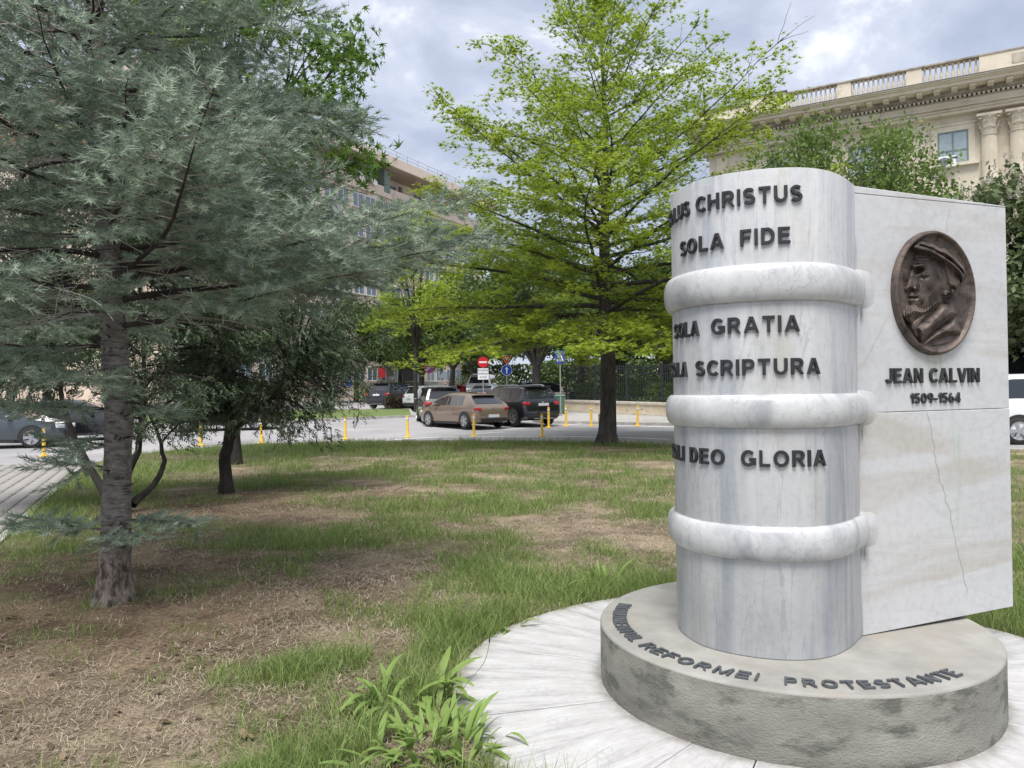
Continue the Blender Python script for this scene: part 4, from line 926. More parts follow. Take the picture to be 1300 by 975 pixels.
juniper(b2, [([(-.05, 0, 0), (-.28, 0, .5), (-.62, .05, 1.1), (-.85, .1, 1.9), (-1.0, .1, 3)], .062), ([(.12, 0, 0), (.14, 0, .45), (.30, .05, 1.0), (.35, .1, 1.8), (.3, .1, 3.2)], .068), ([(.15, .1, .1), (.32, .6, .45), (.25, .8, .9), (-.1, .9, 1.6)], .05)],
        [(-1.5, .2, 2.5, 1.5, 1.2, 1.0), (-.9, .4, 3.9, 1.8, 1.4, 1.4), (.6, .3, 2.4, 1.1, 1.1, 1.1), (-1.9, .0, 1.85, .9, .7, .35), (.7, .2, 1.5, .8, .7, .4), (.2, .5, 5.0, 1.6, 1.4, 1.3), (-.45, .3, 1.8, .7, .6, .4), (-2.6, .4, 2.2, 1.1, .9, .6), (-2.3, .6, 3.2, 1.3, 1.1, .9)],
        'dark juniper with several thin leaning stems, behind the foot of the blue fir', nsp=15000)

# broadleaved trees ----------------------------------------------------------
def broadleaf(name, base, H, R, z0, label, leafm, n=9000, size=.22, seed=1, clumps=26, trunk_r=.2, group=None, bark='street_bark', T=T_leaf, TF=TF_leaf, flat=.4, shape=1.0, cat='tree', rz=0, blossoms=0):
    random.seed(seed); root = empty(name, base, rz, label, cat, group)
    mb = MB(); tp = bend((0, 0, -.05), (random.gauss(0, .03), random.gauss(0, .03), 1), z0*.9+.05, 4, wob_=.03); mb.tube(tp, [trunk_r*1.35, trunk_r*1.05, trunk_r, trunk_r*.92, trunk_r*.85], 10, cap=False); top = tp[-1]
    mb.build('trunk', M[bark], root, smooth=80); lines = []; cs = []
    for i in range(clumps):
        f = (i+.5)/clumps; zc = z0+(H-z0)*(.10+.86*f); prof = sqrt(max(0, 1-((f-.42)/.62)**2))**shape; a = i*2.399+random.gauss(0, .3); rr = R*prof*sqrt(random.uniform(.15, .75)); c = Vector((rr*cos(a), rr*sin(a), zc)); s = R*random.uniform(.26, .42)*(.6+.4*prof); cs.append((c, s))
        mid = top.lerp(c, .5)+Vector((0, 0, .06*H)); l = catmull([top+Vector((0, 0, -.1)), mid*.6+top*.4, mid, c], 3); lines.append((l, [max(trunk_r*.42*(1-k/len(l)), .02) for k in range(len(l))]))
        for _ in range(4):
            u = Vector(rdir(1)[0])*s*.9; lines.append((bend(l[-3], (c+u-l[-3]), (c+u-l[-3]).length, 3, wob_=.1), [.035, .02, .012, .008]))
    o = tubes('limbs', lines, M[bark], 5, root); o['kind'] = 'stuff'
    pos = []; tot = sum(s*s for c, s in cs)
    for c, s in cs:
        k = int(n*s*s/tot); u = rdir(k); r = s*(rng.random(k)**.45)*rng.uniform(.8, 1.15, k); lump = 1+.22*np.sin(u[:, 0]*5+c.x*3)+.18*np.sin(u[:, 1]*6+c.y*2); pos.append(np.array(c)+u*(r*lump)[:, None]*np.array([1, 1, .72]))
    pos = np.concatenate(pos); V, Fc = leaves_at(pos, size, flat=flat, jit=.05, T=T, TF=TF, sj=.35); o = link('crown', npmesh('crown', V, Fc, leafm), root); o['kind'] = 'stuff'
    if blossoms:
        q = []
        for c, s in cs:
            for _ in range(blossoms):
                u = Vector(rdir(1)[0]); u.z = abs(u.z)*.8+.05; p = c+u*s*.98
                for w in range(26):
                    t = w/26; q.append((p.x+random.gauss(0, .055*(1-t)), p.y+random.gauss(0, .055*(1-t)), p.z+t*.30))
        V, Fc = leaves_at(np.array(q), .075, flat=.1, jit=.01); o = link('blossom', npmesh('blossom', V, Fc, M['blossom']), root); o['kind'] = 'stuff'
    random.seed(seed+100); return root
def at(px, D, dz=0): 
    p = P(px, 490, D); return Vector((p.x, D, gz(D)+dz))
broadleaf('plane_tree', Vector((-6.36, 17.6, -.02)), 11.8, 3.5, 4.6, 'leafy plane tree with bright green lobed leaves rising behind the blue fir', M['maple'], n=9000, size=.26, seed=5, T=T_star, TF=TF_star, trunk_r=.14, bark='dark_bark', clumps=30)
broadleaf('linden_tree', at(1068, 31), 12.0, 4.6, 3.0, 'dense mid green tree in front of the columned building', M['lime'], n=26000, size=.19, seed=8, clumps=44, trunk_r=.22)
broadleaf('chestnut_tree', at(1330, 26), 8.7, 4.0, 2.4, 'chestnut with cream blossom, at the far right behind the monument', M['chestnut'], n=26000, size=.24, seed=12, clumps=44, trunk_r=.24, blossoms=14)
broadleaf('shade_tree', at(1225, 33), 7.6, 3.2, 2.2, 'lower dark tree filling the gap beside the blossoming chestnut', M['lime'], n=12000, size=.2, seed=15, clumps=24, trunk_r=.16)
# street trees behind the cars
protos = [broadleaf('street_tree', at(680, 44), 10.2, 4.6, 2.9, 'dark street tree whose thick trunk stands behind the parked black sport utility car', M['street_leaf'], n=12000, size=.26, seed=21, clumps=30, trunk_r=.27, group='street trees beyond the junction'),
          broadleaf('street_tree', at(572, 58), 9.0, 4.2, 3.0, 'street tree with a forked trunk behind the white estate car', M['street_leaf'], n=11000, size=.28, seed=23, clumps=28, trunk_r=.22, group='street trees beyond the junction')]
ll = ['tree standing at the left end of the railings', 'tree behind the railings and the oak trunk', 'tree behind the railings right of the oak trunk', 'far tree closing the side street above the red car', 'far tree beside the entrance of the peach flats', 'tree left of the round no parking sign', 'tree above the black car far on the left', 'far tree behind the yield sign', 'tree at the far left behind the parked cars', 'tree behind the grey car at the left edge', 'tree behind the railings hidden by the monument spine', 'tree far up the side street behind the no entry sign', 'tree behind the junipers on the left']
for i, (px, D, s, k) in enumerate([(735, 52, 1.05, 1), (790, 50, .95, 0), (850, 47, 1.0, 1), (600, 80, 1.25, 0), (508, 70, 1.0, 1), (535, 62, .85, 0), (452, 66, .95, 1), (645, 74, 1.2, 1), (60, 52, 1.0, 0), (-60, 44, 1.1, 1), (930, 46, 1.0, 0), (615, 96, 1.5, 1), (300, 56, 1.0, 1)]):
    c = copy_tree(protos[k]); c.location = at(px, D); c.rotation_euler = (0, 0, i*1.3+.4); c.scale = (s, s, s); c['label'] = 'dark '+ll[i]
# bright low tree that shows between the fir and the oak
broadleaf('acacia_tree', at(528, 47), 13.0, 3.0, 4.4, 'light green tree between the blue fir and the oak, in front of the flats', M['oak'], n=6500, size=.2, seed=31, clumps=20, trunk_r=.12, bark='dark_bark')
def bush(name, loc, r, h, m, label, n=1400, cat='shrub', group=None, box=None):
    root = empty(name, loc, label=label, cat=cat, group=group)
    st = [([(0, 0, -.05), (random.gauss(0, .2)*r, random.gauss(0, .2)*r, h*.5), (random.gauss(0, .5)*r, random.gauss(0, .5)*r, h*.9)], [.03, .02, .01]) for _ in range(5)]
    if box:
        st = [([(x, random.gauss(0, .05), -.05), (x+.05, random.gauss(0, .1), h*.8)], [.02, .01]) for x in np.linspace(-box/2+.2, box/2-.2, 8)]
        pos = np.stack([rng.uniform(-box/2, box/2, n), rng.uniform(-r, r, n), rng.uniform(.12, h, n)], 1)
    else:
        u = rdir(n); pos = u*(rng.random(n)**.35)[:, None]*np.array([r, r, h*.52])+np.array([0, 0, h*.52])
    tubes('stems', st, M['street_bark'], 4, root); V, Fc = leaves_at(pos, .13 if not box or box < 10 else .34, flat=.2, jit=.02); o = link('foliage', npmesh('foliage', V, Fc, m), root); o['kind'] = 'stuff'; return root
h0 = Gp(517, 519.5, .1)
bush('hedge', (h0.x+.1, h0.y+1.6, h0.z), .45, .78, M['hedge'], 'low clipped brown hedge beside the black car on the left', n=4200, cat='hedge', box=3.6).rotation_euler = (0, 0, .35)
for i, (px, D, r, h, lb) in enumerate([(492, 66, 1.6, 2.0, 'rounded dark shrub under the small red sign'), (530, 68, 1.4, 1.7, 'dark shrub by the entrance of the flats'), (470, 63, 1.4, 1.6, 'dark shrub left of the black car'), (590, 66, 1.8, 2.2, 'dark shrub behind the red car'), (635, 70, 2.0, 2.4, 'dark shrub behind the no entry sign')]):
    bush('shrub', at(px, D), r, h, M['street_leaf'], lb, n=1500, group='shrubs in front of the flats')

# ------------------------------------------------------------------ grass and litter
def grass():
    N0 = 520000
    # sample so that near ground gets most blades
    ang_ = rng.uniform(radians(-37), radians(40), N0); D = 1.9*np.exp(rng.random(N0)**.9*np.log(25.5/1.9)); x = D*np.tan(ang_); y = D
    r = np.hypot(x-MCX, y-MCY)
    dn = dens(x, y); keep_ = in_poly(x, y) & (r > 1.80) & (rng.random(N0) < (dn**1.5*.93+.035))
    hid = (r < 4) & (x > 1.0) & (y > 5.6) & (x < 2.4); keep_ &= ~(hid & (r < 2.3) & (rng.random(N0) < .3))
    x, y, D, dn, r = x[keep_], y[keep_], D[keep_], dn[keep_], r[keep_]
    if len(x) > 215000: q = rng.choice(len(x), 215000, replace=False); x, y, D, dn, r = x[q], y[q], D[q], dn[q], r[q]
    n = len(x); print('grass', n)
    h = (.026+.050*dn**1.5)*rng.lognormal(0, .42, n).clip(.35, 2.6)*(1+.25*np.exp(-((r-1.95)/.25)**2))*(1+.015*D); w = (.0026+.00040*D)*rng.uniform(.7, 1.3, n)
    az = rng.uniform(0, 2*pi, n); lean = rng.uniform(.2, 1.15, n)*h*1.1; la = rng.uniform(0, 2*pi, n)
    sx, sy = np.cos(az)*w/2, np.sin(az)*w/2; z0 = np.full(n, -.015); lx, ly = np.cos(la)*lean, np.sin(la)*lean
    V = np.empty((n, 5, 3)); V[:, 0] = np.stack([x-sx, y-sy, z0], 1); V[:, 1] = np.stack([x+sx, y+sy, z0], 1)
    V[:, 2] = np.stack([x+lx*.4+sx*.8, y+ly*.4+sy*.8, z0+h*.62], 1); V[:, 3] = np.stack([x+lx*.4-sx*.8, y+ly*.4-sy*.8, z0+h*.62], 1); V[:, 4] = np.stack([x+lx, y+ly, z0+h], 1)
    b = (np.arange(n)*5)[:, None]; me = npmesh('lawn_grass', V.reshape(-1, 3), [b+np.array([[0, 1, 2, 3]]), b+np.array([[3, 2, 4]])], M['grass'])
    tag(link('lawn_grass', me), 'short patchy green grass growing on the lawn', 'grass', kind='stuff')
    # fallen leaves and crumbs of soil
    nl_ = 5200; ang_ = rng.uniform(radians(-37), radians(30), nl_); D = 1.9*np.exp(rng.random(nl_)*np.log(16/1.9)); x = D*np.tan(ang_); y = D; k_ = in_poly(x, y) & (np.hypot(x-MCX, y-MCY) > 1.86) & (rng.random(nl_) < .35+.65*(1-dens(x, y))); x, y = x[k_], y[k_]
    nrm = rdir(len(x))*.35+np.array([0, 0, 1.]); V, Fc = scatter(T_leaf2*np.array([1, 1, .8]), TF_leaf2, np.stack([x, y, rng.uniform(-.002, .014, len(x))], 1), rotmats(nrm, rng.uniform(0, 6.28, len(x))), rng.lognormal(-3.75, .45, len(x)))
    tag(link('fallen_leaves', npmesh('fallen_leaves', V, Fc, leafmat('dead_leaves', [(.06, .042, .03), (.16, .11, .07), (.36, .28, .19)], trans=.1, big=4))), 'small dead leaves and crumbs scattered over the lawn', 'litter', kind='stuff')
    # dry straw and needles lying about
    N1 = 420000; ang_ = rng.uniform(radians(-37), radians(36), N1); D = 1.9*np.exp(rng.random(N1)*np.log(22/1.9)); x = D*np.tan(ang_); y = D; r = np.hypot(x-MCX, y-MCY)
    dn = dens(x, y); st = np.clip(.75*(1-dn)+.15, .1, 1)
    ix = np.clip(((x+13)/.12).astype(int), 0, len(_gx)-1); iy = np.clip(((y+2)/.12).astype(int), 0, len(_gy)-1); cl = np.clip(.55+1.1*_fb[ix, (iy+37) % len(_gy)], .05, 1)
    firr = np.exp(-(((x+3.7)/2.3)**2+((y-5.6)/1.6)**2)); st = st*cl*(1-.65*firr)
    keep_ = in_poly(x, y) & (r > 1.83) & (rng.random(N1) < st); x, y, D = x[keep_], y[keep_], D[keep_]
    if len(x) > 150000: q = rng.choice(len(x), 150000, replace=False); x, y, D = x[q], y[q], D[q]
    n = len(x); print('straw', n); l = rng.lognormal(-3.25, .5, n).clip(.012, .15); w = (.0017+.0004*D)*rng.uniform(.5, 1.5, n); az = rng.uniform(0, 2*pi, n); dx, dy = np.cos(az)*l/2, np.sin(az)*l/2; sx, sy = -np.sin(az)*w/2, np.cos(az)*w/2
    z = rng.uniform(-.006, .018, n); dz = rng.normal(0, .008, n); V = np.empty((n, 4, 3))
    V[:, 0] = np.stack([x-dx-sx, y-dy-sy, z-dz], 1); V[:, 1] = np.stack([x+dx-sx*.4, y+dy-sy*.4, z+dz], 1); V[:, 2] = np.stack([x+dx+sx*.4, y+dy+sy*.4, z+dz], 1); V[:, 3] = np.stack([x-dx+sx, y-dy+sy, z-dz], 1)
    b = (np.arange(n)*4)[:, None]; tag(link('straw_litter', npmesh('straw_litter', V.reshape(-1, 3), b+np.array([[0, 1, 2, 3]]), M['straw'])), 'dry straw and needles lying on the bare soil', 'litter', kind='stuff')
grass()
# broad-leaved weeds along the marble paving
def leaf_mesh(Lf, W_, curl, fold=.3, n=7):
    V, Fc = [], []
    for i in range(n+1):
        t = i/n; w = W_*sin(pi*min(t*.86+.10, 1))**.8*(.35 if t < .12 else 1)/2; xz = t*Lf; a = curl*t; px_ = Lf*(sin(a)/curl if curl else t); pz = Lf*((1-cos(a))/curl if curl else 0)
        V += [(-w, px_, -pz+w*fold), (0, px_, -pz), (w, px_, -pz+w*fold)]
    for i in range(n):
        for k in (0, 1): Fc.append((3*i+k, 3*i+k+1, 3*i+k+4, 3*i+k+3))
    return npmesh('leaf', V, np.array(Fc), M['weed'], smooth=True)
LM = [leaf_mesh(l, w, c) for l, w, c in ((.24, .034, 1.1), (.28, .038, 1.5), (.20, .032, .6), (.26, .030, 1.9), (.17, .036, .8), (.30, .036, 1.2))]
def weed(x, y, n, s, label, spread=.10, seed=0):
    random.seed(seed); root = empty('broad_leaf_weed', (x, y, -.015), label=label, cat='weed', group='broad leaved weeds along the marble paving')
    for i in range(n):
        cx, cy = random.gauss(0, spread), random.gauss(0, spread); a = atan2(cy, cx)-pi/2+random.gauss(0, .9); o = link('leaf', random.choice(LM), root, loc=(cx, cy, 0)); el = radians(random.uniform(25, 88))
        o.rotation_euler = (el, random.gauss(0, .2), a); k = s*random.uniform(.7, 1.15); o.scale = (k, k, k)
    return root
w0 = weed(-.40, 3.50, 120, .86, 'large clump of strap-like green weed leaves at the near edge of the marble paving', .14, 1)
weed(-.66, 3.95, 16, 1.1, 'smaller weed clump up and left of the large one', .05, 2); weed(-.42, 4.08, 16, 1.1, 'weed clump with upright leaves just above the large one', .05, 3)
weed(.70, 6.42, 16, .9, 'weed tuft beside the pedestal rim, left of the spine', .08, 4); weed(.25, 6.1, 10, .8, 'weed tuft on the back edge of the paving, left of the pedestal', .07, 5); weed(-.05, 5.25, 8, .7, 'small weed tuft where the paving edge curves away', .05, 6)
weed(3.30, 5.80, 26, 1.0, 'weed clump under the free end of the marble cover', .16, 7); weed(-1.9, 8.6, 12, .9, 'weed tuft in the green patch of the mid lawn', .16, 8); weed(-.45, 11.3, 14, 1.0, 'weed tuft in the middle of the far lawn', .2, 9)
mb = MB(); sp_ = catmull([(.10, .20, 0), (.13, .24, .15), (.24, .30, .27), (.27, .34, .36)], 5); mb.tube(sp_, .0016, 5)
mb.build('flower_stalk', M['stalk'], w0); mb = MB(); e_ = sp_[-1]; mb.tube([e_-Vector((0, 0, .004)), e_+Vector((0, 0, .006)), e_+Vector((0, 0, .022)), e_+Vector((0, 0, .032))], [.0015, .0045, .0042, .001], 6); mb.build('seed_head', M['dark_bark'], w0)
mb = MB(); mb.tube(catmull([(.02, .15, 0), (.03, .2, .2), (.03, .22, .34)], 4), .0014, 5); mb.build('flower_stalk', M['stalk'], w0)

# ------------------------------------------------------------------ bollards
bmesh_ = MB().lathe([(.125, 0), (.125, .02), (.105, .035), (.055, .05), (.047, .06), (.040, .74), (.036, .76), (.0, .765)], n=18).mesh('post', M['yellow'], smooth=50)
bandm = MB().lathe([(.0455, .60), (.0465, .601), (.0445, .68), (.0435, .681)], n=18).mesh('reflective_band', M['reflect'], smooth=50)
BL = [(56, 579.5, 'leftmost yellow bollard, in front of the grey car at the left edge'), (255, 566, 'yellow bollard half hidden under the juniper, left of its trunk'), (332, 562.5, 'yellow bollard just right of the juniper trunk'), (438.5, 557.5, 'yellow bollard at the right tips of the juniper foliage'),
      (517.7, 555.5, 'near row yellow bollard left of the brown hatchback'), (601.5, 554, 'near row yellow bollard before the rear of the brown hatchback'), (688.3, 554, 'near row yellow bollard before the rear of the black sport utility car'), (762, 554.5, 'yellow bollard half hidden by the left side of the oak trunk'),
      (696.6, 543, 'far row yellow bollard right behind the black sport utility car'), (718.8, 541, 'far row yellow bollard beside the green litter bin'), (750.8, 541, 'far row yellow bollard between the litter bin and the oak trunk'), (809.5, 541, 'far row yellow bollard right of the oak trunk, before the low wall')]
for px, py, lb in BL:
    p = Gp(px, py); r = empty('bollard', p, random.uniform(0, 6), lb, 'bollard', 'yellow bollards along the road'); r.rotation_euler.x = random.gauss(0, .02); s = 1.04 if py > 550 else 1.12
    link('post', bmesh_, r); link('reflective_band', bandm, r); r.scale = (s, s, s*(1.0 if px > 60 else .98))

# ------------------------------------------------------------------ cars
wheel_cache = {}
def wheel_meshes(r, w):
    if (r, w) in wheel_cache: return wheel_cache[(r, w)]
    t = MB().lathe([(r*.66, -w/2), (r*.9, -w/2), (r*.985, -w*.36), (r, 0), (r*.985, w*.36), (r*.9, w/2), (r*.66, w/2), (r*.66, -w/2)], n=28, axis='Y').mesh('tyre', M['tyre'], smooth=50)
    mb = MB(); mb.lathe([(r*.66, -w*.42), (r*.67, w*.50), (r*.62, w*.50), (r*.60, w*.2), (r*.55, w*.16)], n=28, axis='Y')
    for k in range(5):
        a = 2*pi*k/5; c, s = cos(a), sin(a)
        v = []
        for rr_, hw in ((r*.10, .035), (r*.64, .05)):
            for yy in (w*.28, w*.46):
                for sg in (-1, 1): v.append((c*rr_-s*hw*sg, yy, s*rr_+c*hw*sg))
        mb.add(v, [(0, 1, 3, 2), (4, 6, 7, 5), (0, 4, 5, 1), (2, 3, 7, 6), (0, 2, 6, 4), (1, 5, 7, 3)])
    mb.lathe([(0, w*.48), (r*.16, w*.47), (r*.17, w*.2)], n=14, axis='Y')
    rm = mb.mesh('rim', M['rim']); wheel_cache[(r, w)] = (t, rm); return t, rm
def car(loc, heading, label, paintm, L0=4.37, W_=1.80, H0=1.48, kind='hatch', wr=.33, group=None, name='parked_car', rails=False, clad=False, plate=True, detail=True):
    """local x = forward, y = left"""
    root = empty(name, loc, heading, label, 'car', group); h = W_/2; gc = .20 if kind != 'suv' else .24
    belt = H0*.62
    if kind == 'hatch':   S = [(0, .55, .0, .78), (.04, .80, .0, .88), (.10, .93, .0, .94), (.20, 1.03, .03, .965), (.80, 1.02, .80, .985), (1.25, 1.0, .94, 1), (1.9, 1.0, 1.0, 1), (2.35, .98, .98, 1), (3.0, .96, .60, 1), (3.5, .94, .06, 1), (3.95, .86, .0, .96), (4.2, .80, .0, .90), (4.33, .64, .0, .80), (4.37, .50, .0, .74)]
    elif kind == 'suv':   S = [(0, .55, .0, .84), (.03, .84, .0, .93), (.10, .97, .0, .97), (.17, 1.0, .10, .985), (.42, 1.0, .86, 1), (.75, 1.0, .98, 1), (1.9, 1.0, 1.0, 1), (2.5, 1.0, .96, 1), (2.95, 1.0, .68, 1), (3.35, 1.0, .08, 1), (3.9, .94, .0, .98), (4.2, .88, .0, .93), (4.33, .70, .0, .85), (4.37, .55, .0, .78)]
    else:                 S = [(0, .50, .0, .84), (.03, .84, .0, .93), (.10, .97, .0, .97), (.15, 1.0, .30, .985), (.30, 1.0, .93, 1), (.7, 1.0, .99, 1), (1.9, 1.0, 1.0, 1), (3.0, 1.0, .98, 1), (3.4, 1.0, .70, 1), (3.8, 1.0, .1, 1), (4.1, .90, .0, .97), (4.25, .80, .0, .92), (4.34, .64, .0, .84), (4.37, .5, .0, .78)]
    k = L0/4.37; S = [(x*k, b, g, w) for x, b, g, w in S]; xs = [s[0] for s in S]
    def sec(x):
        b = np.interp(x, xs, [s[1] for s in S]); g = np.interp(x, xs, [s[2] for s in S]); wf = np.interp(x, xs, [s[3] for s in S]); hw = h*wf
        zb = gc+(.10*max(0, 1-x/.35)+.06*max(0, 1-(L0-x)/.4)); zbelt = belt*b+.0*x; zt = zbelt+(H0-belt)*g+ (.015 if g < .02 else 0)
        gw = hw*(.965-.235*g)
        return [(0, zb), (hw*.86, zb), (hw*.975, zb+.09), (hw*1.0, zb+(zbelt-zb)*.45), (hw*.995, zb+(zbelt-zb)*.72), (hw*.955, zbelt), (gw, zbelt+(zt-zbelt)*.90), (gw*.86, zt-.004), (gw*.45, zt+.012*g), (0, zt+.016*g)]
    XS = sorted(set(xs+[x*k for x in (.3, .9, 1.5, 2.2, 2.75, 3.2, 3.6)])); V, Fc = [], []; ring = 18
    for x in XS:
        s = sec(x); half = [(y, z) for y, z in s]; full = half+[(-y, z) for y, z in reversed(half[1:-1])]; V += [(x-L0/2, y, z) for y, z in full]
    for i in range(len(XS)-1):
        for j in range(ring): Fc.append((i*ring+j, (i+1)*ring+j, (i+1)*ring+(j+1) % ring, i*ring+(j+1) % ring))
    mb = MB().add(V, Fc+[tuple(range(ring)), tuple(reversed(range((len(XS)-1)*ring, len(XS)*ring)))]); body = mb.build('body', paintm, root, smooth=32)
    bmx = bmesh.new(); bmx.from_mesh(body.data); bmesh.ops.recalc_face_normals(bmx, faces=bmx.faces); bmx.to_mesh(body.data); bmx.free()
    def side_pt(x, t, sgn, off=.008):
        s = sec(x); y = s[5][0]*(1-t)+s[6][0]*t; z = s[5][1]*(1-t)+s[6][1]*t; return (x-L0/2, sgn*(y+off), z+off*.3)
    # side windows: quads between rising and falling roof line
    wins = {'hatch': [(1.0, 1.36, .0), (1.42, 2.10, 0), (2.16, 3.18, 0)], 'suv': [(.50, 1.10, 0), (1.15, 1.98, 0), (2.04, 3.05, 0)], 'van': [(.5, 1.5, 0), (1.6, 2.5, 0), (2.6, 3.55, 0)]}[kind]
    for sgn in (1, -1):
        for xa, xb, _ in wins:
            xa, xb = xa*k, xb*k; mb = MB(); n = 7; vs = []
            for i in range(n+1):
                x = xa+(xb-xa)*i/n; g = np.interp(x, xs, [s[2] for s in S]); vs += [side_pt(x, .10, sgn), side_pt(x, .90 if g > .4 else .8, sgn)]
            mb.add(vs, [((2*i, 2*i+2, 2*i+3, 2*i+1) if sgn < 0 else (2*i, 2*i+1, 2*i+3, 2*i+2)) for i in range(n)]); mb.build('side_window', M['car_glass'], root)
    # rear and front screens laid on the roof line
    def screen(xa, xb, nm, off=.012):
        mb = MB(); n = 6; vs = []
        for i in range(n+1):
            x = xa+(xb-xa)*i/n; s = sec(x); wv = s[7][0]*.98
            for y in (-wv, -wv*.5, 0, wv*.5, wv):
                z = np.interp(abs(y), [0, s[8][0], s[7][0], s[6][0]], [s[9][1], s[8][1], s[7][1], s[6][1]]); vs.append((x-L0/2+(-off if xa < L0/2 else off)*.7, y, z+off*.7))
        mb.add(vs, [(5*i+j, 5*i+j+5, 5*i+j+6, 5*i+j+1) for i in range(n) for j in range(4)]); mb.build(nm, M['car_glass'], root, smooth=60)
    if kind == 'hatch': screen(.26*k, .70*k, 'rear_window'); screen(2.50*k, 3.46*k, 'windscreen')
    elif kind == 'suv': screen(.19*k, .41*k, 'rear_window'); screen(2.60*k, 3.32*k, 'windscreen')
    else: screen(.165*k, .29*k, 'rear_window'); screen(3.1*k, 3.78*k, 'windscreen')
    wt = max(.2, W_*.115); xr, xf = .80*k, 3.50*k
    for x in (xr, xf):
        for sgn in (1, -1):
            tm, rm = wheel_meshes(wr, wt); we = empty('wheel', (x-L0/2, sgn*(h-wt/2+.018), wr), 0 if sgn > 0 else pi, parent=root); link('tyre', tm, we); link('rim', rm, we)
        for sgn in (1, -1):
            mb = MB(); n = 22; vs = []
            for j in range(n+1):
                a = -.12+(pi+.24)*j/n
                for rr_ in (wr*.90, wr*1.17): vs.append((x-L0/2+cos(a)*rr_, sgn*(h+.006 - (.0 if kind != 'hatch' else .0)), wr+sin(a)*rr_))
            fs = [((2*j, 2*j+1, 2*j+3, 2*j+2) if sgn < 0 else (2*j, 2*j+2, 2*j+3, 2*j+1)) for j in range(n)]
            mb.add(vs, fs); mb.build('wheel_arch', M['trim'], root)
    if detail:
        zt = belt*.92
        for sgn in (1, -1):
            if kind == 'hatch': mb = MB().box((.12-L0/2, sgn*(h*.80), zt-.04), (.16, h*.36, .10), rz=-sgn*.35)
            elif kind == 'suv': mb = MB().box((.11-L0/2, sgn*(h*.82), zt-.02), (.16, h*.32, .15), rz=-sgn*.35)
            else: mb = MB().box((.07-L0/2, sgn*(h*.90), zt+.0), (.12, h*.14, .30))
            mb.build('tail_light', M['tail'], root, smooth=50, bevel=.02, seg=2)
            MB().box((L0/2-.14, sgn*h*.72, belt*.72), (.20, h*.34, .12), rz=sgn*.5).build('headlight', M['lamp'], root, smooth=50, bevel=.02, seg=2)
            MB().box((2.85*k-L0/2, sgn*(h+.09), belt+.05), (.12, .20, .13)).build('mirror', paintm, root, smooth=60, bevel=.03, seg=2)
            for xh in (1.75, 2.62): MB().box((xh*k-L0/2-.1, sgn*(h*.992+.012), belt*.86), (.17, .02, .025)).build('door_handle', paintm, root, bevel=.006, seg=1)
        MB().box((.0-L0/2, 0, gc+.17), (.10, W_*.72, .13)).build('rear_bumper_insert', M['trim'], root, bevel=.03, seg=2)
        MB().box((L0/2-.03, 0, gc+.24), (.10, W_*.6, .22)).build('grille', M['trim'], root, bevel=.03, seg=2)
        MB().box((-.018-L0/2 if kind != 'suv' else .02-L0/2-.06, 0, (gc+.32) if kind == 'hatch' else zt-.06), (.02, .52, .115)).build('number_plate', M['plate'], root)
        MB().lathe([(.0, -.02), (.045, -.018), (.05, .0), (0, .001)], n=14, axis='Y').build('badge', M['rim'], root, rot=(0, 0, pi/2), loc=(-L0/2-.01 + (.03), 0, zt+.02))
        if clad: MB().box((-.035-L0/2+.03, 0, gc+.10), (.06, W_*.5, .05)).build('skid_plate', M['rim'], root, bevel=.012, seg=1)
        
        for ya in (-h-.004, h-.046): MB().box2(-L0/2+1.25*k, L0/2-1.35*k, ya, ya+.05, gc-.01, gc+.08).build('sill', M['trim'], root)
        if kind != 'van':
            s = sec(.62*k); MB().box((.72*k-L0/2 if kind == 'hatch' else .38*k-L0/2, 0, H0*(.915 if kind == 'hatch' else .975)), (.30, W_*.62, .03)).build('roof_spoiler', paintm, root, bevel=.01, seg=1)
        MB().box((.40*k-L0/2 if kind == 'hatch' else .26*k-L0/2, 0, belt+.07), (.03, .5, .02)).build('wiper', M['trim'], root)
    if rails:
        for sgn in (1, -1): mb = MB(); mb.tube([(-L0*.32, sgn*h*.70, H0-.01), (-L0*.28, sgn*h*.70, H0+.03), (L0*.08, sgn*h*.70, H0+.025), (L0*.12, sgn*h*.70, H0-.03)], .016, 6); mb.build('roof_rail', M['rim'], root, smooth=60)
    return root
def head(dx, dy): return atan2(dy, dx)
PT = {'brown': paint('bronze_brown_paint', (.27, .20, .15), .5), 'black': paint('black_paint', (.010, .011, .014), .1), 'green': paint('dark_grey_green_paint', (.028, .034, .032), .3), 'silver': paint('silver_paint', (.42, .44, .46), .5), 'white': paint('white_paint', (.70, .71, .72), .05), 'red': paint('red_paint', (.35, .012, .02), .1), 'grey': paint('slate_grey_paint', (.07, .085, .10), .4)}
def car_at(px, D, *a, **k): 
    p = at(px, D); return car(p, *a, **k)
car_at(587, 32.6, head(-.62, .785), 'bronze brown hatchback seen from its rear left, waiting at the junction', PT['brown'], kind='hatch')
car_at(557, 36.2, head(-.22, .975), 'dark grey green off-road car half hidden behind the brown hatchback', PT['green'], L0=4.3, H0=1.66, W_=1.82, kind='suv', wr=.36, rails=True, clad=True)
car_at(650, 33.8, head(-.55, .835), 'black sport utility car right of the brown hatchback, seen from behind', PT['black'], L0=4.65, H0=1.70, W_=1.88, kind='suv', wr=.37, rails=True, clad=True)
car_at(504, 53, head(.42, .91), 'black sport utility car driving away on the far left, before the flats', PT['black'], L0=4.9, H0=1.74, W_=1.94, kind='suv', wr=.38, clad=True)
car_at(558, 50, head(.80, .6), 'white estate car whose roof shows above the dark off-road car', PT['white'], L0=4.6, H0=1.55, kind='suv')
car_at(596, 60, head(.7, .7), 'red car parked up the side street', PT['red'], L0=4.1, H0=1.5)
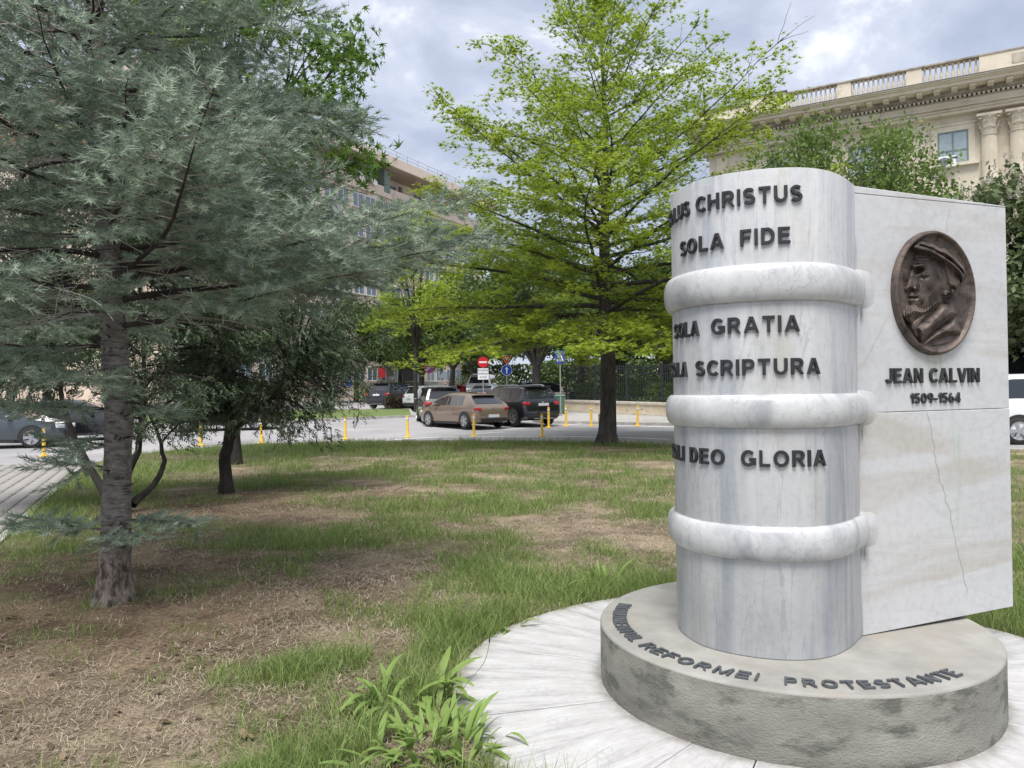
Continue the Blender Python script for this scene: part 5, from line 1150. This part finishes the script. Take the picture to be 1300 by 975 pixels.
car_at(615, 51, head(-.2, -.98), 'silver car facing us below the no entry sign', PT['silver'], L0=4.3, H0=1.55)
car_at(612, 60, head(-.1, -.99), 'white van behind the silver car', PT['white'], L0=5.0, H0=2.3, W_=1.95, kind='van')
car_at(650, 52, head(-.5, .86), 'silver grey car between the yield sign and the thick street tree', PT['silver'], L0=4.4, H0=1.5)
car_at(692, 50, head(.93, .35), 'black car parked behind the thick street tree, by the railings', PT['black'], L0=4.6, H0=1.68, kind='suv')
car_at(-5, 25.6, head(.97, .24), 'slate grey car cut by the left edge of the picture', PT['grey'], L0=4.4, H0=1.55, wr=.35)
car_at(98, 28.6, head(.96, .28), 'black car behind the trunk of the blue fir', PT['black'], L0=4.4, H0=1.5, wr=.34)
car_at(287, 33.0, head(.98, .2), 'dark green car half hidden behind the juniper trunk', PT['green'], L0=4.4, H0=1.6, kind='suv', wr=.35)
car_at(1345, 21.6, head(.99, -.12), 'white sport utility car behind the right edge of the monument', PT['white'], L0=4.9, H0=1.93, W_=1.95, kind='suv', wr=.38)
car_at(1330, 27.5, head(.98, -.2), 'tall black van behind the white car at the right edge', PT['black'], L0=5.2, H0=2.75, W_=2.0, kind='van', wr=.36)

# ------------------------------------------------------------------ signs, bin
def disc(r, t, m, nm, root, z, y=0, n=36): return MB().lathe([(0, -t/2), (r, -t/2), (r, t/2), (0, t/2)], n=n, axis='Y').build(nm, m, root, loc=(0, y, z))
def flat(poly, m, nm, root, z, y, t=.004):
    k = len(poly); vs = [(x, y, z+w) for x, w in poly]+[(x, y+t, z+w) for x, w in poly]
    return MB().add(vs, [tuple(range(k)), tuple(reversed(range(k, 2*k)))]+[(i, k+i, k+(i+1) % k, (i+1) % k) for i in range(k)]).build(nm, m, root)
def pole(root, h, r=.03): return MB().lathe([(r*2.2, 0), (r*2.2, .03), (r, .04), (r, h), (0, h+.01)], n=12).build('pole', M['zinc'], root, smooth=40)
def sign_text(s, size, m, root, x, z, y, w=None):
    cu = bpy.data.curves.new('text', 'FONT'); cu.body = s; cu.size = size; cu.align_x = 'CENTER'; cu.extrude = .001; cu.offset = size*.02; ob = bpy.data.objects.new('t', cu); COL.objects.link(ob); bpy.context.view_layer.update()
    me = bpy.data.meshes.new_from_object(ob.evaluated_get(bpy.context.evaluated_depsgraph_get())); bpy.data.objects.remove(ob); me.materials.clear(); me.materials.append(m)
    return link('lettering', me, root, loc=(x, y, z), rot=(pi/2, 0, 0))
p = at(613.5, 43); r = empty('no_entry_sign', p, radians(8), 'round red no entry sign with a white text plate below it', 'sign'); zc = P(613.5, 459.8, 43).z-p.z; pole(r, zc+.3)
disc(.30, .02, M['sign_red'], 'round_plate', r, zc, -.045); flat([(-.22, -.05), (.22, -.05), (.22, .05), (-.22, .05)], M['white'], 'white_bar', r, zc, -.062)
flat([(-.30, -.33), (.30, -.33), (.30, .30), (-.30, .30)], M['white'], 'text_plate', r, zc-.64, -.05)
sign_text('EXCEPTIE', .13, M['sign_grey'], r, 0, zc-.50, -.054); sign_text('RIVERANI', .13, M['sign_grey'], r, 0, zc-.69, -.054); sign_text('ACCES', .13, M['sign_grey'], r, 0, zc-.88, -.054)
p = at(643.5, 44); r = empty('yield_and_direction_sign', p, radians(6), 'red and white yield triangle above a round blue arrow sign', 'sign'); z1 = P(643, 455.5, 44).z-p.z; z2 = P(643, 470, 44).z-p.z; pole(r, z1+.3)
tri = lambda s, dz=0: [(0, -s*1.1+dz), (s*1.0, s*.62+dz), (-s*1.0, s*.62+dz)]
flat(tri(.31), M['white'], 'white_edge', r, z1, -.046); flat(tri(.285), M['sign_red'], 'yield_triangle', r, z1, -.051); flat(tri(.11, .02), M['white'], 'white_centre', r, z1, -.056)
disc(.31, .012, M['white'], 'sign_rim', r, z2, -.045); disc(.29, .012, M['sign_blue'], 'blue_disc', r, z2, -.052); flat([(-.03, -.2), (.03, -.2), (.03, .05), (.10, .05), (0, .2), (-.10, .05), (-.03, .05)], M['white'], 'arrow', r, z2, -.064)
p = at(711.5, 38.5, .1); r = empty('crossing_sign', p, radians(-4), 'blue square pedestrian crossing sign on a pole by the litter bin', 'sign'); zc = P(711, 453.5, 38.5).z-p.z; pole(r, zc+.3)
flat([(-.25, -.33), (.25, -.33), (.25, .33), (-.25, .33)], M['sign_blue'], 'blue_plate', r, zc, -.05); flat([(0, .24), (.2, -.2), (-.2, -.2)], M['white'], 'white_triangle', r, zc, -.055)
mb = MB(); fg = flat([(-.02, .12), (.02, .12), (.035, .0), (.10, -.16), (.06, -.16), (0, -.05), (-.06, -.16), (-.10, -.16), (-.035, .0)], M['black'], 'walking_figure', r, zc, -.060)
p = at(545, 49); r = empty('no_parking_sign', p, radians(5), 'round blue and red no stopping sign behind the dark off-road car', 'sign'); zc = P(545, 468, 49).z-p.z; pole(r, zc+.3)
disc(.30, .012, M['sign_red'], 'red_ring', r, zc, -.045); disc(.245, .012, M['sign_blue'], 'blue_disc', r, zc, -.054)
for a in (pi/4, -pi/4): c, s = cos(a), sin(a); flat([(c*x-s*y, s*x+c*y) for x, y in ((-.25, -.028), (.25, -.028), (.25, .028), (-.25, .028))], M['sign_red'], 'diagonal_bar', r, zc, -.0655-(.001 if a > 0 else 0))
p = at(443, 44); r = empty('direction_sign', p, radians(5), 'small round blue arrow sign showing through the juniper tips', 'sign'); zc = P(443, 485.5, 44).z-p.z; pole(r, zc+.2, .022)
disc(.22, .012, M['sign_blue'], 'blue_disc', r, zc, -.045); flat([(-.12, -.06), (.02, .02), (.02, -.05), (.12, .10), (-.04, .10), (-.02, .06)], M['white'], 'arrow', r, zc, -.057)
p = at(709.5, 40.5, .1); r = empty('litter_bin', p, 0, 'green wheeled litter bin at the end of the railings', 'bin'); MB().box((0, 0, .5), (.50, .52, .86), taper=1.12).build('bin_body', M['green_bin'], r, bevel=.03)
MB().box((0, 0, .97), (.64, .66, .09), taper=.8).build('lid', M['green_bin'], r, bevel=.02)
for x in (-.24, .24): MB().lathe([(.0, -.03), (.09, -.03), (.09, .03), (0, .03)], n=16, axis='Y').build('wheel', M['tyre'], r, loc=(x, .24, .09), rot=(0, 0, pi/2))
p = at(1299, 30); r = empty('lamp_post', p, 0, 'thin pale post at the right edge above the black van', 'post'); pole(r, P(1299, 413, 30).z-p.z, .06)

# ------------------------------------------------------------------ railings on a low wall
FA = Gp(716, 522.5, .1); FB = Gp(870, 530, .1); FA = Vector((FA.x, FA.y)); FB = Vector((FB.x, FB.y)); fd = (FB-FA).normalized(); FL = (FB-FA).length+9
print('fence', FA, FB)
def zf(s): return gz((FA+fd*s).y)+.1
slope = (zf(6)-zf(0))/6
fen = empty('iron_railings', (FA.x, FA.y, zf(0)), atan2(fd.y, fd.x), 'dark iron railings on a low ochre wall beyond the road', 'fence')
def sheared(mb, nm, m, bevel=0, parent=fen):
    mb.v = [(x, y, z+slope*x) for x, y, z in mb.v]; return mb.build(nm, m, parent, bevel=bevel, seg=1)
sheared(MB().box2(0, FL, 0, .35, -.3, .52), 'low_wall', M['fence_wall']); sheared(MB().box2(-.06, FL, -.07, .42, .523, .66), 'coping', M['coping'], .02)
sheared(MB().box2(-.2, FL, -.14, -.002, -.3, .10), 'wall_footing', M['coping'])
for z in (.86, 2.02, 2.30): sheared(MB().box2(0, FL, .15, .19, z, z+.035), 'rail', M['iron'])
pale = MB().box((0, .17, 1.40), (.026, .026, 1.98)).add([(-.03, .14, 2.40), (.03, .14, 2.40), (.03, .2, 2.40), (-.03, .2, 2.40), (0, .17, 2.56)], [(0, 1, 4), (1, 2, 4), (2, 3, 4), (3, 0, 4), (3, 2, 1, 0)]).mesh('pale', M['iron'])
for i in range(int(FL/.15)): link('pale', pale, fen, loc=(.1+i*.15, 0, slope*(.1+i*.15)))
for i in range(int(FL/2.4)+1):
    x = .03+i*2.4; q = MB().box((x, .17, 1.55+slope*x), (.07, .07, 1.85)).lathe([(0, 0), (.06, .04), (.045, .10), (0, .16)], n=10, c=(x, .17, 2.48+slope*x)).build('fence_post', M['iron'], fen)
# stone gate pillar cap at the near end
q = MB().box((-.35, .17, .5), (.5, .5, 1.0)).box((-.35, .17, 1.03), (.62, .62, .07)).lathe([(.05, 1.06), (.12, 1.16), (.05, 1.26), (.07, 1.32), (0, 1.40)], n=12, c=(-.35, .17, 0)).build('end_pillar', M['coping'], fen, bevel=.01, seg=1)
# park beyond the railings
pk = [(FA.x+.3, FA.y+.9), (FB.x+fd.x*9, FB.y+fd.y*9+1.2), (FB.x+30, FB.y+20), (FA.x+3, FA.y+46)]
sheet('garden_lawn', pk, .14, mat('garden_turf', (.06, .09, .03), (.12, .16, .05), scale=2, rough=1, bump=.6, bscale=30), thick=.05)

bush('garden_hedge', (14.5, 63, gz(63)), 1.2, 3.4, M['street_leaf'], 'tall dark hedge closing the garden behind the railings', n=16000, cat='hedge', box=26).rotation_euler = (0, 0, -.25)
bush('garden_hedge', (7.5, 84, gz(84)), 1.2, 3.6, M['street_leaf'], 'tall dark hedge at the end of the side street', n=14000, cat='hedge', box=26).rotation_euler = (0, 0, -.1)
for i, (px, D, r_, h_, lb) in enumerate([(745, 50, 1.0, 1.6, 'dark shrub behind the left part of the railings'), (800, 49, 1.3, 1.9, 'dark shrub behind the railings right of the oak trunk'), (840, 46, 1.1, 1.7, 'dark shrub behind the railings next to the monument'), (1290, 33, 2.2, 3.4, 'dark shrub behind the black van at the right edge')]):
    bush('shrub', at(px, D), r_, h_, M['lime'] if i < 3 else M['street_leaf'], lb, n=2200, group='garden shrubs')

# ------------------------------------------------------------------ peach apartment block
BD = Vector((.463, .886)).normalized(); BO = Vector((-16.2, 77)); ba = atan2(BD.y, BD.x)
blk = empty('apartment_block', (BO.x, BO.y, gz(77)), ba, 'tall peach apartment block with an overhanging flat roof, between the fir and the oak', 'building')
# local x along facade (right/away), y into the building is +y (left of direction), facade at y=0 faces -y
S0, S1 = -22.0, 27.0; FLH = 2.95; NF = 8; ZT = 26.4; ZR = P(445, 181, 77).z-gz(77); 
ZT = ZR-1.1
zfl = lambda i: ZT-3.1-FLH*(NF-i)          # floor level of storey i (0..NF)
wall = MB(); wall.box2(S0, S1, 0, 14, 0, ZT-3.1); wall.box2(S0, S1, 2.0, 14, ZT-3.1+.002, ZT); wall.build('wall', M['peach'], blk)
MB().box2(S0-1.5, S1+1.5, -1.35, 14.6, ZT+.002, ZT+1.0).build('roof_slab', M['peach'], blk)
MB().box2(S0-1.4, S1+1.4, -1.25, 14.5, ZT-.06, ZT).build('soffit', M['peach_shaded'], blk)  # shade below the overhang is put into the colour
MB().box2(S0, S1, -.25, -.02, ZT-3.15, ZT-2.05).build('balcony_parapet', M['peach'], blk)
mb = MB()
for z in (ZT+1.35, ZT+1.75): mb.tube([(S0-1.3, -1.2, z), (S1, -1.2, z)], .03, 4)
for i in range(25): x = S0-1.3+i*2; mb.tube([(x, -1.2, ZT+1), (x, -1.2, ZT+1.78)], .03, 4)
mb.build('roof_rail', M['zinc'], blk)
wf = MB()
for x0, x1, z0, z1 in ((0, 1.7, 0, .08), (0, 1.7, 1.42, 1.5), (0, .08, .08, 1.42), (1.62, 1.7, .08, 1.42), (.81, .89, .08, 1.42)): wf.box2(x0, x1, -.07, .02, z0, z1)
wfm = wf.mesh('window', M['pvc']); wg = MB().box2(.05, 1.65, -.03, -.002, .05, 1.45).mesh('pane', M['glass']); sil = MB().box2(-.1, 1.8, -.16, -.002, -.07, -.002).mesh('sill', M['coping'])
spn = MB().box2(0, 2.6, -.06, -.004, 0, 1.3).mesh('spandrel_panel', M['panel_grey'])
random.seed(77)
for i in range(NF):
    zb = zfl(i)+.95
    for j in range(15):
        x = S0+1.2+j*4.3
        if i < 1 or x > S1-4: continue
        for dx in (0, 2.0):
            w = link('window', wfm, blk, loc=(x+dx, 0, zb)); link('pane', wg, w); link('sill', sil, w)
        if j % 2 == 0: link('spandrel_panel', spn, blk, loc=(x-.2, 0, zb-1.42))
for j in range(9):    # recessed top storey
    x = S0+1.2+j*5; w = link('window', wfm, blk, loc=(x, 1.998, ZT-2.1)); link('pane', wg, w)
    MB().box2(x+2.2, x+2.75, 1.85, 1.998, ZT-2.6, ZT-.5).build('shutter', M['shutter'] if j % 2 else M['wood'], blk)
# glazed loggia box, dishes and awning on the top balcony
xw = 2.3
MB().box2(xw, xw+2.0, .2, 1.9, ZT-2.0, ZT-.15).build('glazed_loggia', M['curtain'], blk); mb = MB()
for i in range(5): mb.box2(xw+i*.48, xw+i*.48+.07, .14, .2, ZT-2.0, ZT-.15)
mb.build('loggia_frame', M['wood'], blk); MB().box2(xw+3.4, xw+4.4, -.3, 1.9, ZT-2.6, ZT-.2).build('privacy_screen', M['shutter'], blk)
for px, py, lb in ((458, 224, 'left white satellite dish on the top balcony'), (474.5, 230, 'right white satellite dish on the top balcony')):
    d = ray(px, py); nrm = Vector((BD.y, -BD.x)); o2 = BO+nrm*.5; t = (o2.dot(nrm))/(d.x*nrm.x+d.y*nrm.y); q = Vector((d.x*t, d.y*t, CAMH+d.z*t))
    r = empty('satellite_dish', q, ba, lb, 'satellite dish', 'satellite dishes on the flats'); MB().lathe([(.50, -.10), (.40, .0), (.2, .06), (.0, .08), (.0, .10), (.22, .08), (.42, .02), (.50, -.08)], n=20, axis='Y').build('reflector', M['dish'], r, smooth=60, rot=(-.3, 0, 0)); MB().tube([(0, .08, 0), (0, .35, -.35)], .03, 6).build('bracket', M['zinc'], r)
# entrance level: awning, door recess, small windows, red sign
def on_block(px, py, off=0.0):
    nrm = Vector((BD.y, -BD.x)); d = ray(px, py); o2 = BO+nrm*off; t = (o2.dot(nrm))/(d.x*nrm.x+d.y*nrm.y); q = Vector((d.x*t, d.y*t, CAMH+d.z*t)); v = Vector((q.x, q.y))-BO; return v.dot(BD), q.z-gz(77)
x0, z0 = on_block(512, 470); x1, z1 = on_block(534, 450)
def rect(pa, pb, y0, y1, nm, m):
    a, b = on_block(*pa), on_block(*pb); return MB().box2(min(a[0], b[0]), max(a[0], b[0]), y0, y1, min(a[1], b[1]), max(a[1], b[1])).build(nm, m, blk)
rect((512, 496), (524, 462), -.09, .0, 'entrance_door', M['black']); rect((484, 462), (534, 457), -1.6, -.01, 'entrance_canopy', M['coping'])
rect((490, 478), (499, 466), -.08, -.002, 'ground_window', M['wood']); rect((556, 480), (567, 472), -.08, -.002, 'ground_window', M['curtain']); rect((570, 480), (580, 472), -.08, -.002, 'ground_window', M['curtain'])
rect((479, 479), (487, 465), -.2, -.02, 'red_sign', M['sign_red'])
# neighbouring low annex far left, seen through the fir
ann = empty('corner_house', at(20, 60), radians(20), 'pale house with an orange roof glimpsed through the fir at the left', 'building')
MB().box2(-14, 10, 0, 12, 0, 21).build('wall', M['peach'], ann); MB().add([(-15, -1, 21), (11, -1, 21), (11, 13, 21), (-15, 13, 21), (-10, 6, 25), (6, 6, 25)], [(0, 1, 5, 4), (2, 3, 4, 5), (1, 2, 5), (3, 0, 4), (3, 2, 1, 0)]).build('roof', mat('clay_tiles', (.42, .2, .12), (.5, .26, .17), scale=2, rough=.9), ann)
for i in range(5):
    for j in range(5): w = link('window', wfm, ann, loc=(-12+j*4.4, 0, 4+i*3.4)); link('pane', wg, w)

# ------------------------------------------------------------------ columned palace on the right
PD = Vector((.868, -.496)).normalized(); PO = Vector((15.66, 60)); pa = atan2(PD.y, PD.x); PG = 0.0
pal = empty('columned_palace', (PO.x, PO.y, PG), pa, 'cream stone palace with columns, cornice and balustraded roof, upper right', 'building')
def on_pal(px, py, off=0.0):
    nrm = Vector((PD.y, -PD.x)); d = ray(px, py); o2 = PO+nrm*off; t = (o2.dot(nrm))/(d.x*nrm.x+d.y*nrm.y); q = Vector((d.x*t, d.y*t, CAMH+d.z*t)); v = Vector((q.x, q.y))-PO; return v.dot(PD), q.z-PG
for q in ((905, 137), (1300, 66), (1300, 84), (1190, 168), (1230, 207), (1245, 145), (1268, 145), (1255, 167)): print('pal', q, on_pal(*q))
PL = 42; ST, SD = M['lime_stone'], M['stone_dirty']
AR = 19.3   # architrave underside
MB().box2(0.0, PL, 0, 18, 0, AR+.3).build('wall', ST, pal)
MB().box2(-.25, PL, -.55, 18.3, AR+.302, 20.05).build('architrave', ST, pal)
mb = MB().box2(-.30, PL, -.62, 18.3, 19.62, 19.70); mb.box2(-.33, PL, -.66, 18.3, 19.84, 19.90); mb.box2(-.40, PL, -.74, 18.3, 20.052, 20.13); mb.build('architrave_moulding', ST, pal)
MB().box2(-.22, PL, -.52, 18.3, 20.132, 20.80).build('frieze', ST, pal)
mb = MB().box2(-.35, PL, -.66, 18.4, 20.802, 20.88); mb.box2(-.45, PL, -.75, 18.4, 21.06, 21.20)
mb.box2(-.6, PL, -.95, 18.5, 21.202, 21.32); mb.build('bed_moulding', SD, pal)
mb = MB(); x = -.4
while x < PL: mb.box2(x, x+.14, -.80, -.5, 20.882, 21.058); x += .27
y = -.4
while y < 17: mb.box2(-.50, -.2, y, y+.14, 20.882, 21.058); y += .27
o = mb.build('dentils', ST, pal); o['kind'] = 'stuff'
mb = MB().box2(-1.45, PL, -1.85, 19.2, 21.60, 21.92); mb.box2(-1.6, PL, -2.0, 19.4, 21.922, 22.06); mb.box2(-1.75, PL, -2.15, 19.5, 22.062, 22.17); mb.build('cornice', ST, pal)
MB().box2(-1.80, PL, -2.2, 19.5, 22.172, 22.22).build('cornice_capping', M['black_roof'], pal)
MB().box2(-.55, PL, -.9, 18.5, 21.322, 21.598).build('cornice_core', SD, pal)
mod = MB().box2(0, .36, -1.75, -.901, 21.34, 21.597).mesh('modillion', ST, bevel=.03, seg=1)
x = -.9
while x < PL-1: link('modillion', mod, pal, loc=(x, 0, 0)); x += 1.02
for k in range(8): link('modillion', mod, pal, loc=(-.001, .4+k*1.02+.3, 0), rot=(0, 0, -pi/2))
def fx(px, y=95): return on_pal(px, y, 1.2)[0]
# roof parapet, stepped blocks and balusters
b0 = -1.0; z0 = 22.222
x952, x997, x1062, x1080, x1150, x1170, x1243 = [fx(v, yy) for v, yy in ((952, 128), (997, 120), (1062, 108), (1080, 105), (1150, 95), (1170, 90), (1243, 80))]
print('px', x952, x997, x1062, x1080, x1150, x1170, x1243)
def par(xa, xb, za, zb, nm='parapet_block', dy=0): MB().box2(xa, xb, b0-dy, b0+.45+dy, za, zb).build(nm, ST, pal, bevel=.015, seg=1)
par(-.75, PL, z0, z0+.28, 'parapet_base', .06)
par(-.7, x952-.002, z0+.282, z0+1.25); par(x952, x997, z0+.282, z0+1.62, dy=.05); par(x1062, x1080, z0+.282, z0+1.42, dy=.05); par(x1150, x1170, z0+.282, z0+1.42, dy=.05); par(x1243, x1243+5.5, z0+.282, z0+1.48, dy=.08)
MB().box2(x1243+1.8, x1243+4.2, b0-.10, b0-.081, z0+.55, z0+1.2).build('carved_panel', SD, pal, bevel=.006, seg=1)
MB().box2(-.85, x952-.003, b0-.1, b0+.55, z0+1.252, z0+1.34).build('parapet_capping', M['black_roof'], pal); MB().box2(x952-.1, x997+.1, b0-.15, b0+.6, z0+1.622, z0+1.70).build('parapet_capping', M['black_roof'], pal)
spans = [(x997, x1062), (x1080, x1150), (x1170, x1243), (x1243+5.5, x1243+10)]
MB().box2(x997+.11, PL, b0-.12, b0+.56, z0+1.422, z0+1.52).build('handrail', SD, pal)
bal = MB().lathe([(.12, 0), (.12, .06), (.06, .10), (.10, .30), (.115, .42), (.07, .66), (.045, .82), (.07, .96), (.10, 1.02), (.10, 1.12)], n=10).mesh('baluster', ST, smooth=40)
for a, b in spans:
    n = max(3, int((b-a)/.31))
    for i in range(n): link('baluster', bal, pal, loc=(a+(i+.5)*(b-a)/n, b0+.22, z0+.29))
# true heights of the entablature: the mouldings stand forward of the wall
seen_ = set()
def zmap(z): return z if z < 20 else (20+(z-20)*.69 if z <= 22.222 else z-.689)
for ch in pal.children:
    if ch.name.startswith('baluster'): ch.location.z = zmap(ch.location.z)
    elif ch.data.name not in seen_:
        seen_.add(ch.data.name)
        for v in ch.data.vertices: v.co.z = zmap(v.co.z)
# columns with leafy capitals
ccx = [on_pal(1257, 170, .9)[0]+k*0 for k in (0,)]; c0 = on_pal(1256, 160, .6)[0]; c1 = on_pal(1293, 150, .6)[0]; dc = c1-c0; print('cols', c0, c1)
colm = MB(); n = 40; vs = []; zz = [9.0, 9.01, 18.0, 18.02]
prof_z = [(8.0, .62), (8.3, .62), (8.32, .56), (8.5, .52), (13, .50), (17.9, .455), (17.95, .50), (18.02, .50)]
for z, r in prof_z:
    for k in range(n*2): a = pi*k/n; rr = r*(1-.045*(k % 2)) if 8.4 < z < 17.92 else r; vs.append((rr*cos(a), rr*sin(a), z))
N2 = n*2; colm.add(vs, [(i*N2+k, i*N2+(k+1) % N2, (i+1)*N2+(k+1) % N2, (i+1)*N2+k) for i in range(len(prof_z)-1) for k in range(N2)]); shaft = colm.mesh('shaft', ST)
cap_ = MB().lathe([(.46, 18.02), (.47, 18.5), (.56, 18.95), (.66, 19.12)], n=20).box((0, 0, 19.20), (1.42, 1.42, .16))
for row_, (zb, hh, rr, off) in enumerate(((18.04, .42, .49, 0), (18.38, .46, .52, pi/8))):
    for k in range(8):
        a = off+2*pi*k/8; c, s = cos(a), sin(a); v = []
        for t, o_, w in ((0, 0, .15), (.5, .03, .17), (.85, .13, .13), (1.0, .22, .07), (.88, .25, .03)):
            for sg in (-1, 1): v.append(((rr+o_)*c-s*w*sg, (rr+o_)*s+c*w*sg, zb+hh*t))
        cap_.add(v, [(2*i, 2*i+1, 2*i+3, 2*i+2) for i in range(4)])
for k in range(4):
    a = pi/4+k*pi/2; cap_.lathe([(.0, 0), (.12, .02), (.13, .10), (.0, .12)], n=10, c=(.72*cos(a), .72*sin(a), 18.95))
for k in range(4):
    a = k*pi/2; cap_.lathe([(.0, 0), (.09, .02), (.09, .10), (.0, .12)], n=8, c=(.62*cos(a), .62*sin(a), 19.0))
capm = cap_.mesh('capital', ST)
for k in range(0, 6):
    xx = c0+dc*k if k < 2 else c0+dc*(k+.0)
    if xx < PL-1:
        cc = link('column', shaft, pal, loc=(xx, -.15, 0)); cc.data = shaft; link('capital', capm, cc)
# windows of the upper storey
wx0, wz1 = on_pal(1190, 171); wx1, wz0 = on_pal(1230, 207); wz0 = wz1-3.0+.0
wz1 = on_pal(1210, 167)[1]; wz0 = on_pal(1210, 208)[1]; print('win', wx0, wx1, wz0, wz1)
def pal_window(xa, xb, za, zb, dress=True):
    mb = MB(); f = .38; mb.box2(xa-f, xa, -.10, -.002, za, zb+f); mb.box2(xb, xb+f, -.10, -.002, za, zb+f); mb.box2(xa, xb, -.10, -.002, zb, zb+f); mb.box2(xa-f-.15, xb+f+.15, -.17, -.1, zb+f, zb+f+.12)
    mb.build('window_surround', ST, pal); MB().box2(xa-f-.2, xb+f+.2, -.32, -.004, za-.22, za-.003).build('window_sill', ST, pal)
    w = MB().box2(xa, xb, -.03, -.003, za, zb).build('window', M['curtain'], pal); mb = MB(); t = .09; n = 2
    for x in (xa, (xa+xb)/2-t/2, xb-t): mb.box2(x, x+t, -.075, -.031, za, zb)
    for z in (za, za+(zb-za)*.38, zb-t): mb.box2(xa+t, (xa+xb)/2-t/2, -.065, -.031, z, z+t); mb.box2((xa+xb)/2+t/2, xb-t, -.065, -.031, z, z+t)
    mb.build('frame', M['shutter'], w)
pal_window(wx0, wx1, wz0, wz1); ww = wx1-wx0
for x in (wx0-5.6, wx0-11.2):
    if x > 1.5: pal_window(x, x+ww, wz0, wz1)
for k in range(-3, 6):
    for za in (4.2, 10.2):
        x = wx0+k*5.6
        if 1 < x < PL-3: pal_window(x, x+ww, za, za+3)
# pilasters flanking, and the air conditioner
for x in (1.0, wx0-2.2, ): MB().box2(x-.45, x+.45, -.16, -.002, 8, AR-.0).build('pilaster', ST, pal, bevel=.02, seg=1)
ax_, az_ = on_pal(1202.5, 204, .5); nrm = Vector((PD.y, -PD.x)); q = PO+PD*ax_+nrm*.36
ac = empty('air_conditioner', (q.x, q.y, az_-.42+PG), pa, 'white air conditioner with a round grille on the palace window sill', 'air conditioner')
MB().box2(-.52, .52, -.16, .16, 0, .72).build('casing', M['white'], ac, bevel=.03); MB().lathe([(0, -.02), (.27, -.02), (.29, 0), (0, .001)], n=24, axis='Y').build('fan_grille', M['sign_grey'], ac, loc=(-.18, -.162, .36)); MB().box2(.2, .46, -.175, -.161, .5, .64).build('vent', M['sign_grey'], ac)
print('tris', sum(sum(len(p.vertices)-2 for p in o.data.polygons) if len(o.data.polygons) < 3000 else len(o.data.loops)-2*len(o.data.polygons) for o in SC.objects if o.type == 'MESH'), 'objects', len(SC.objects))
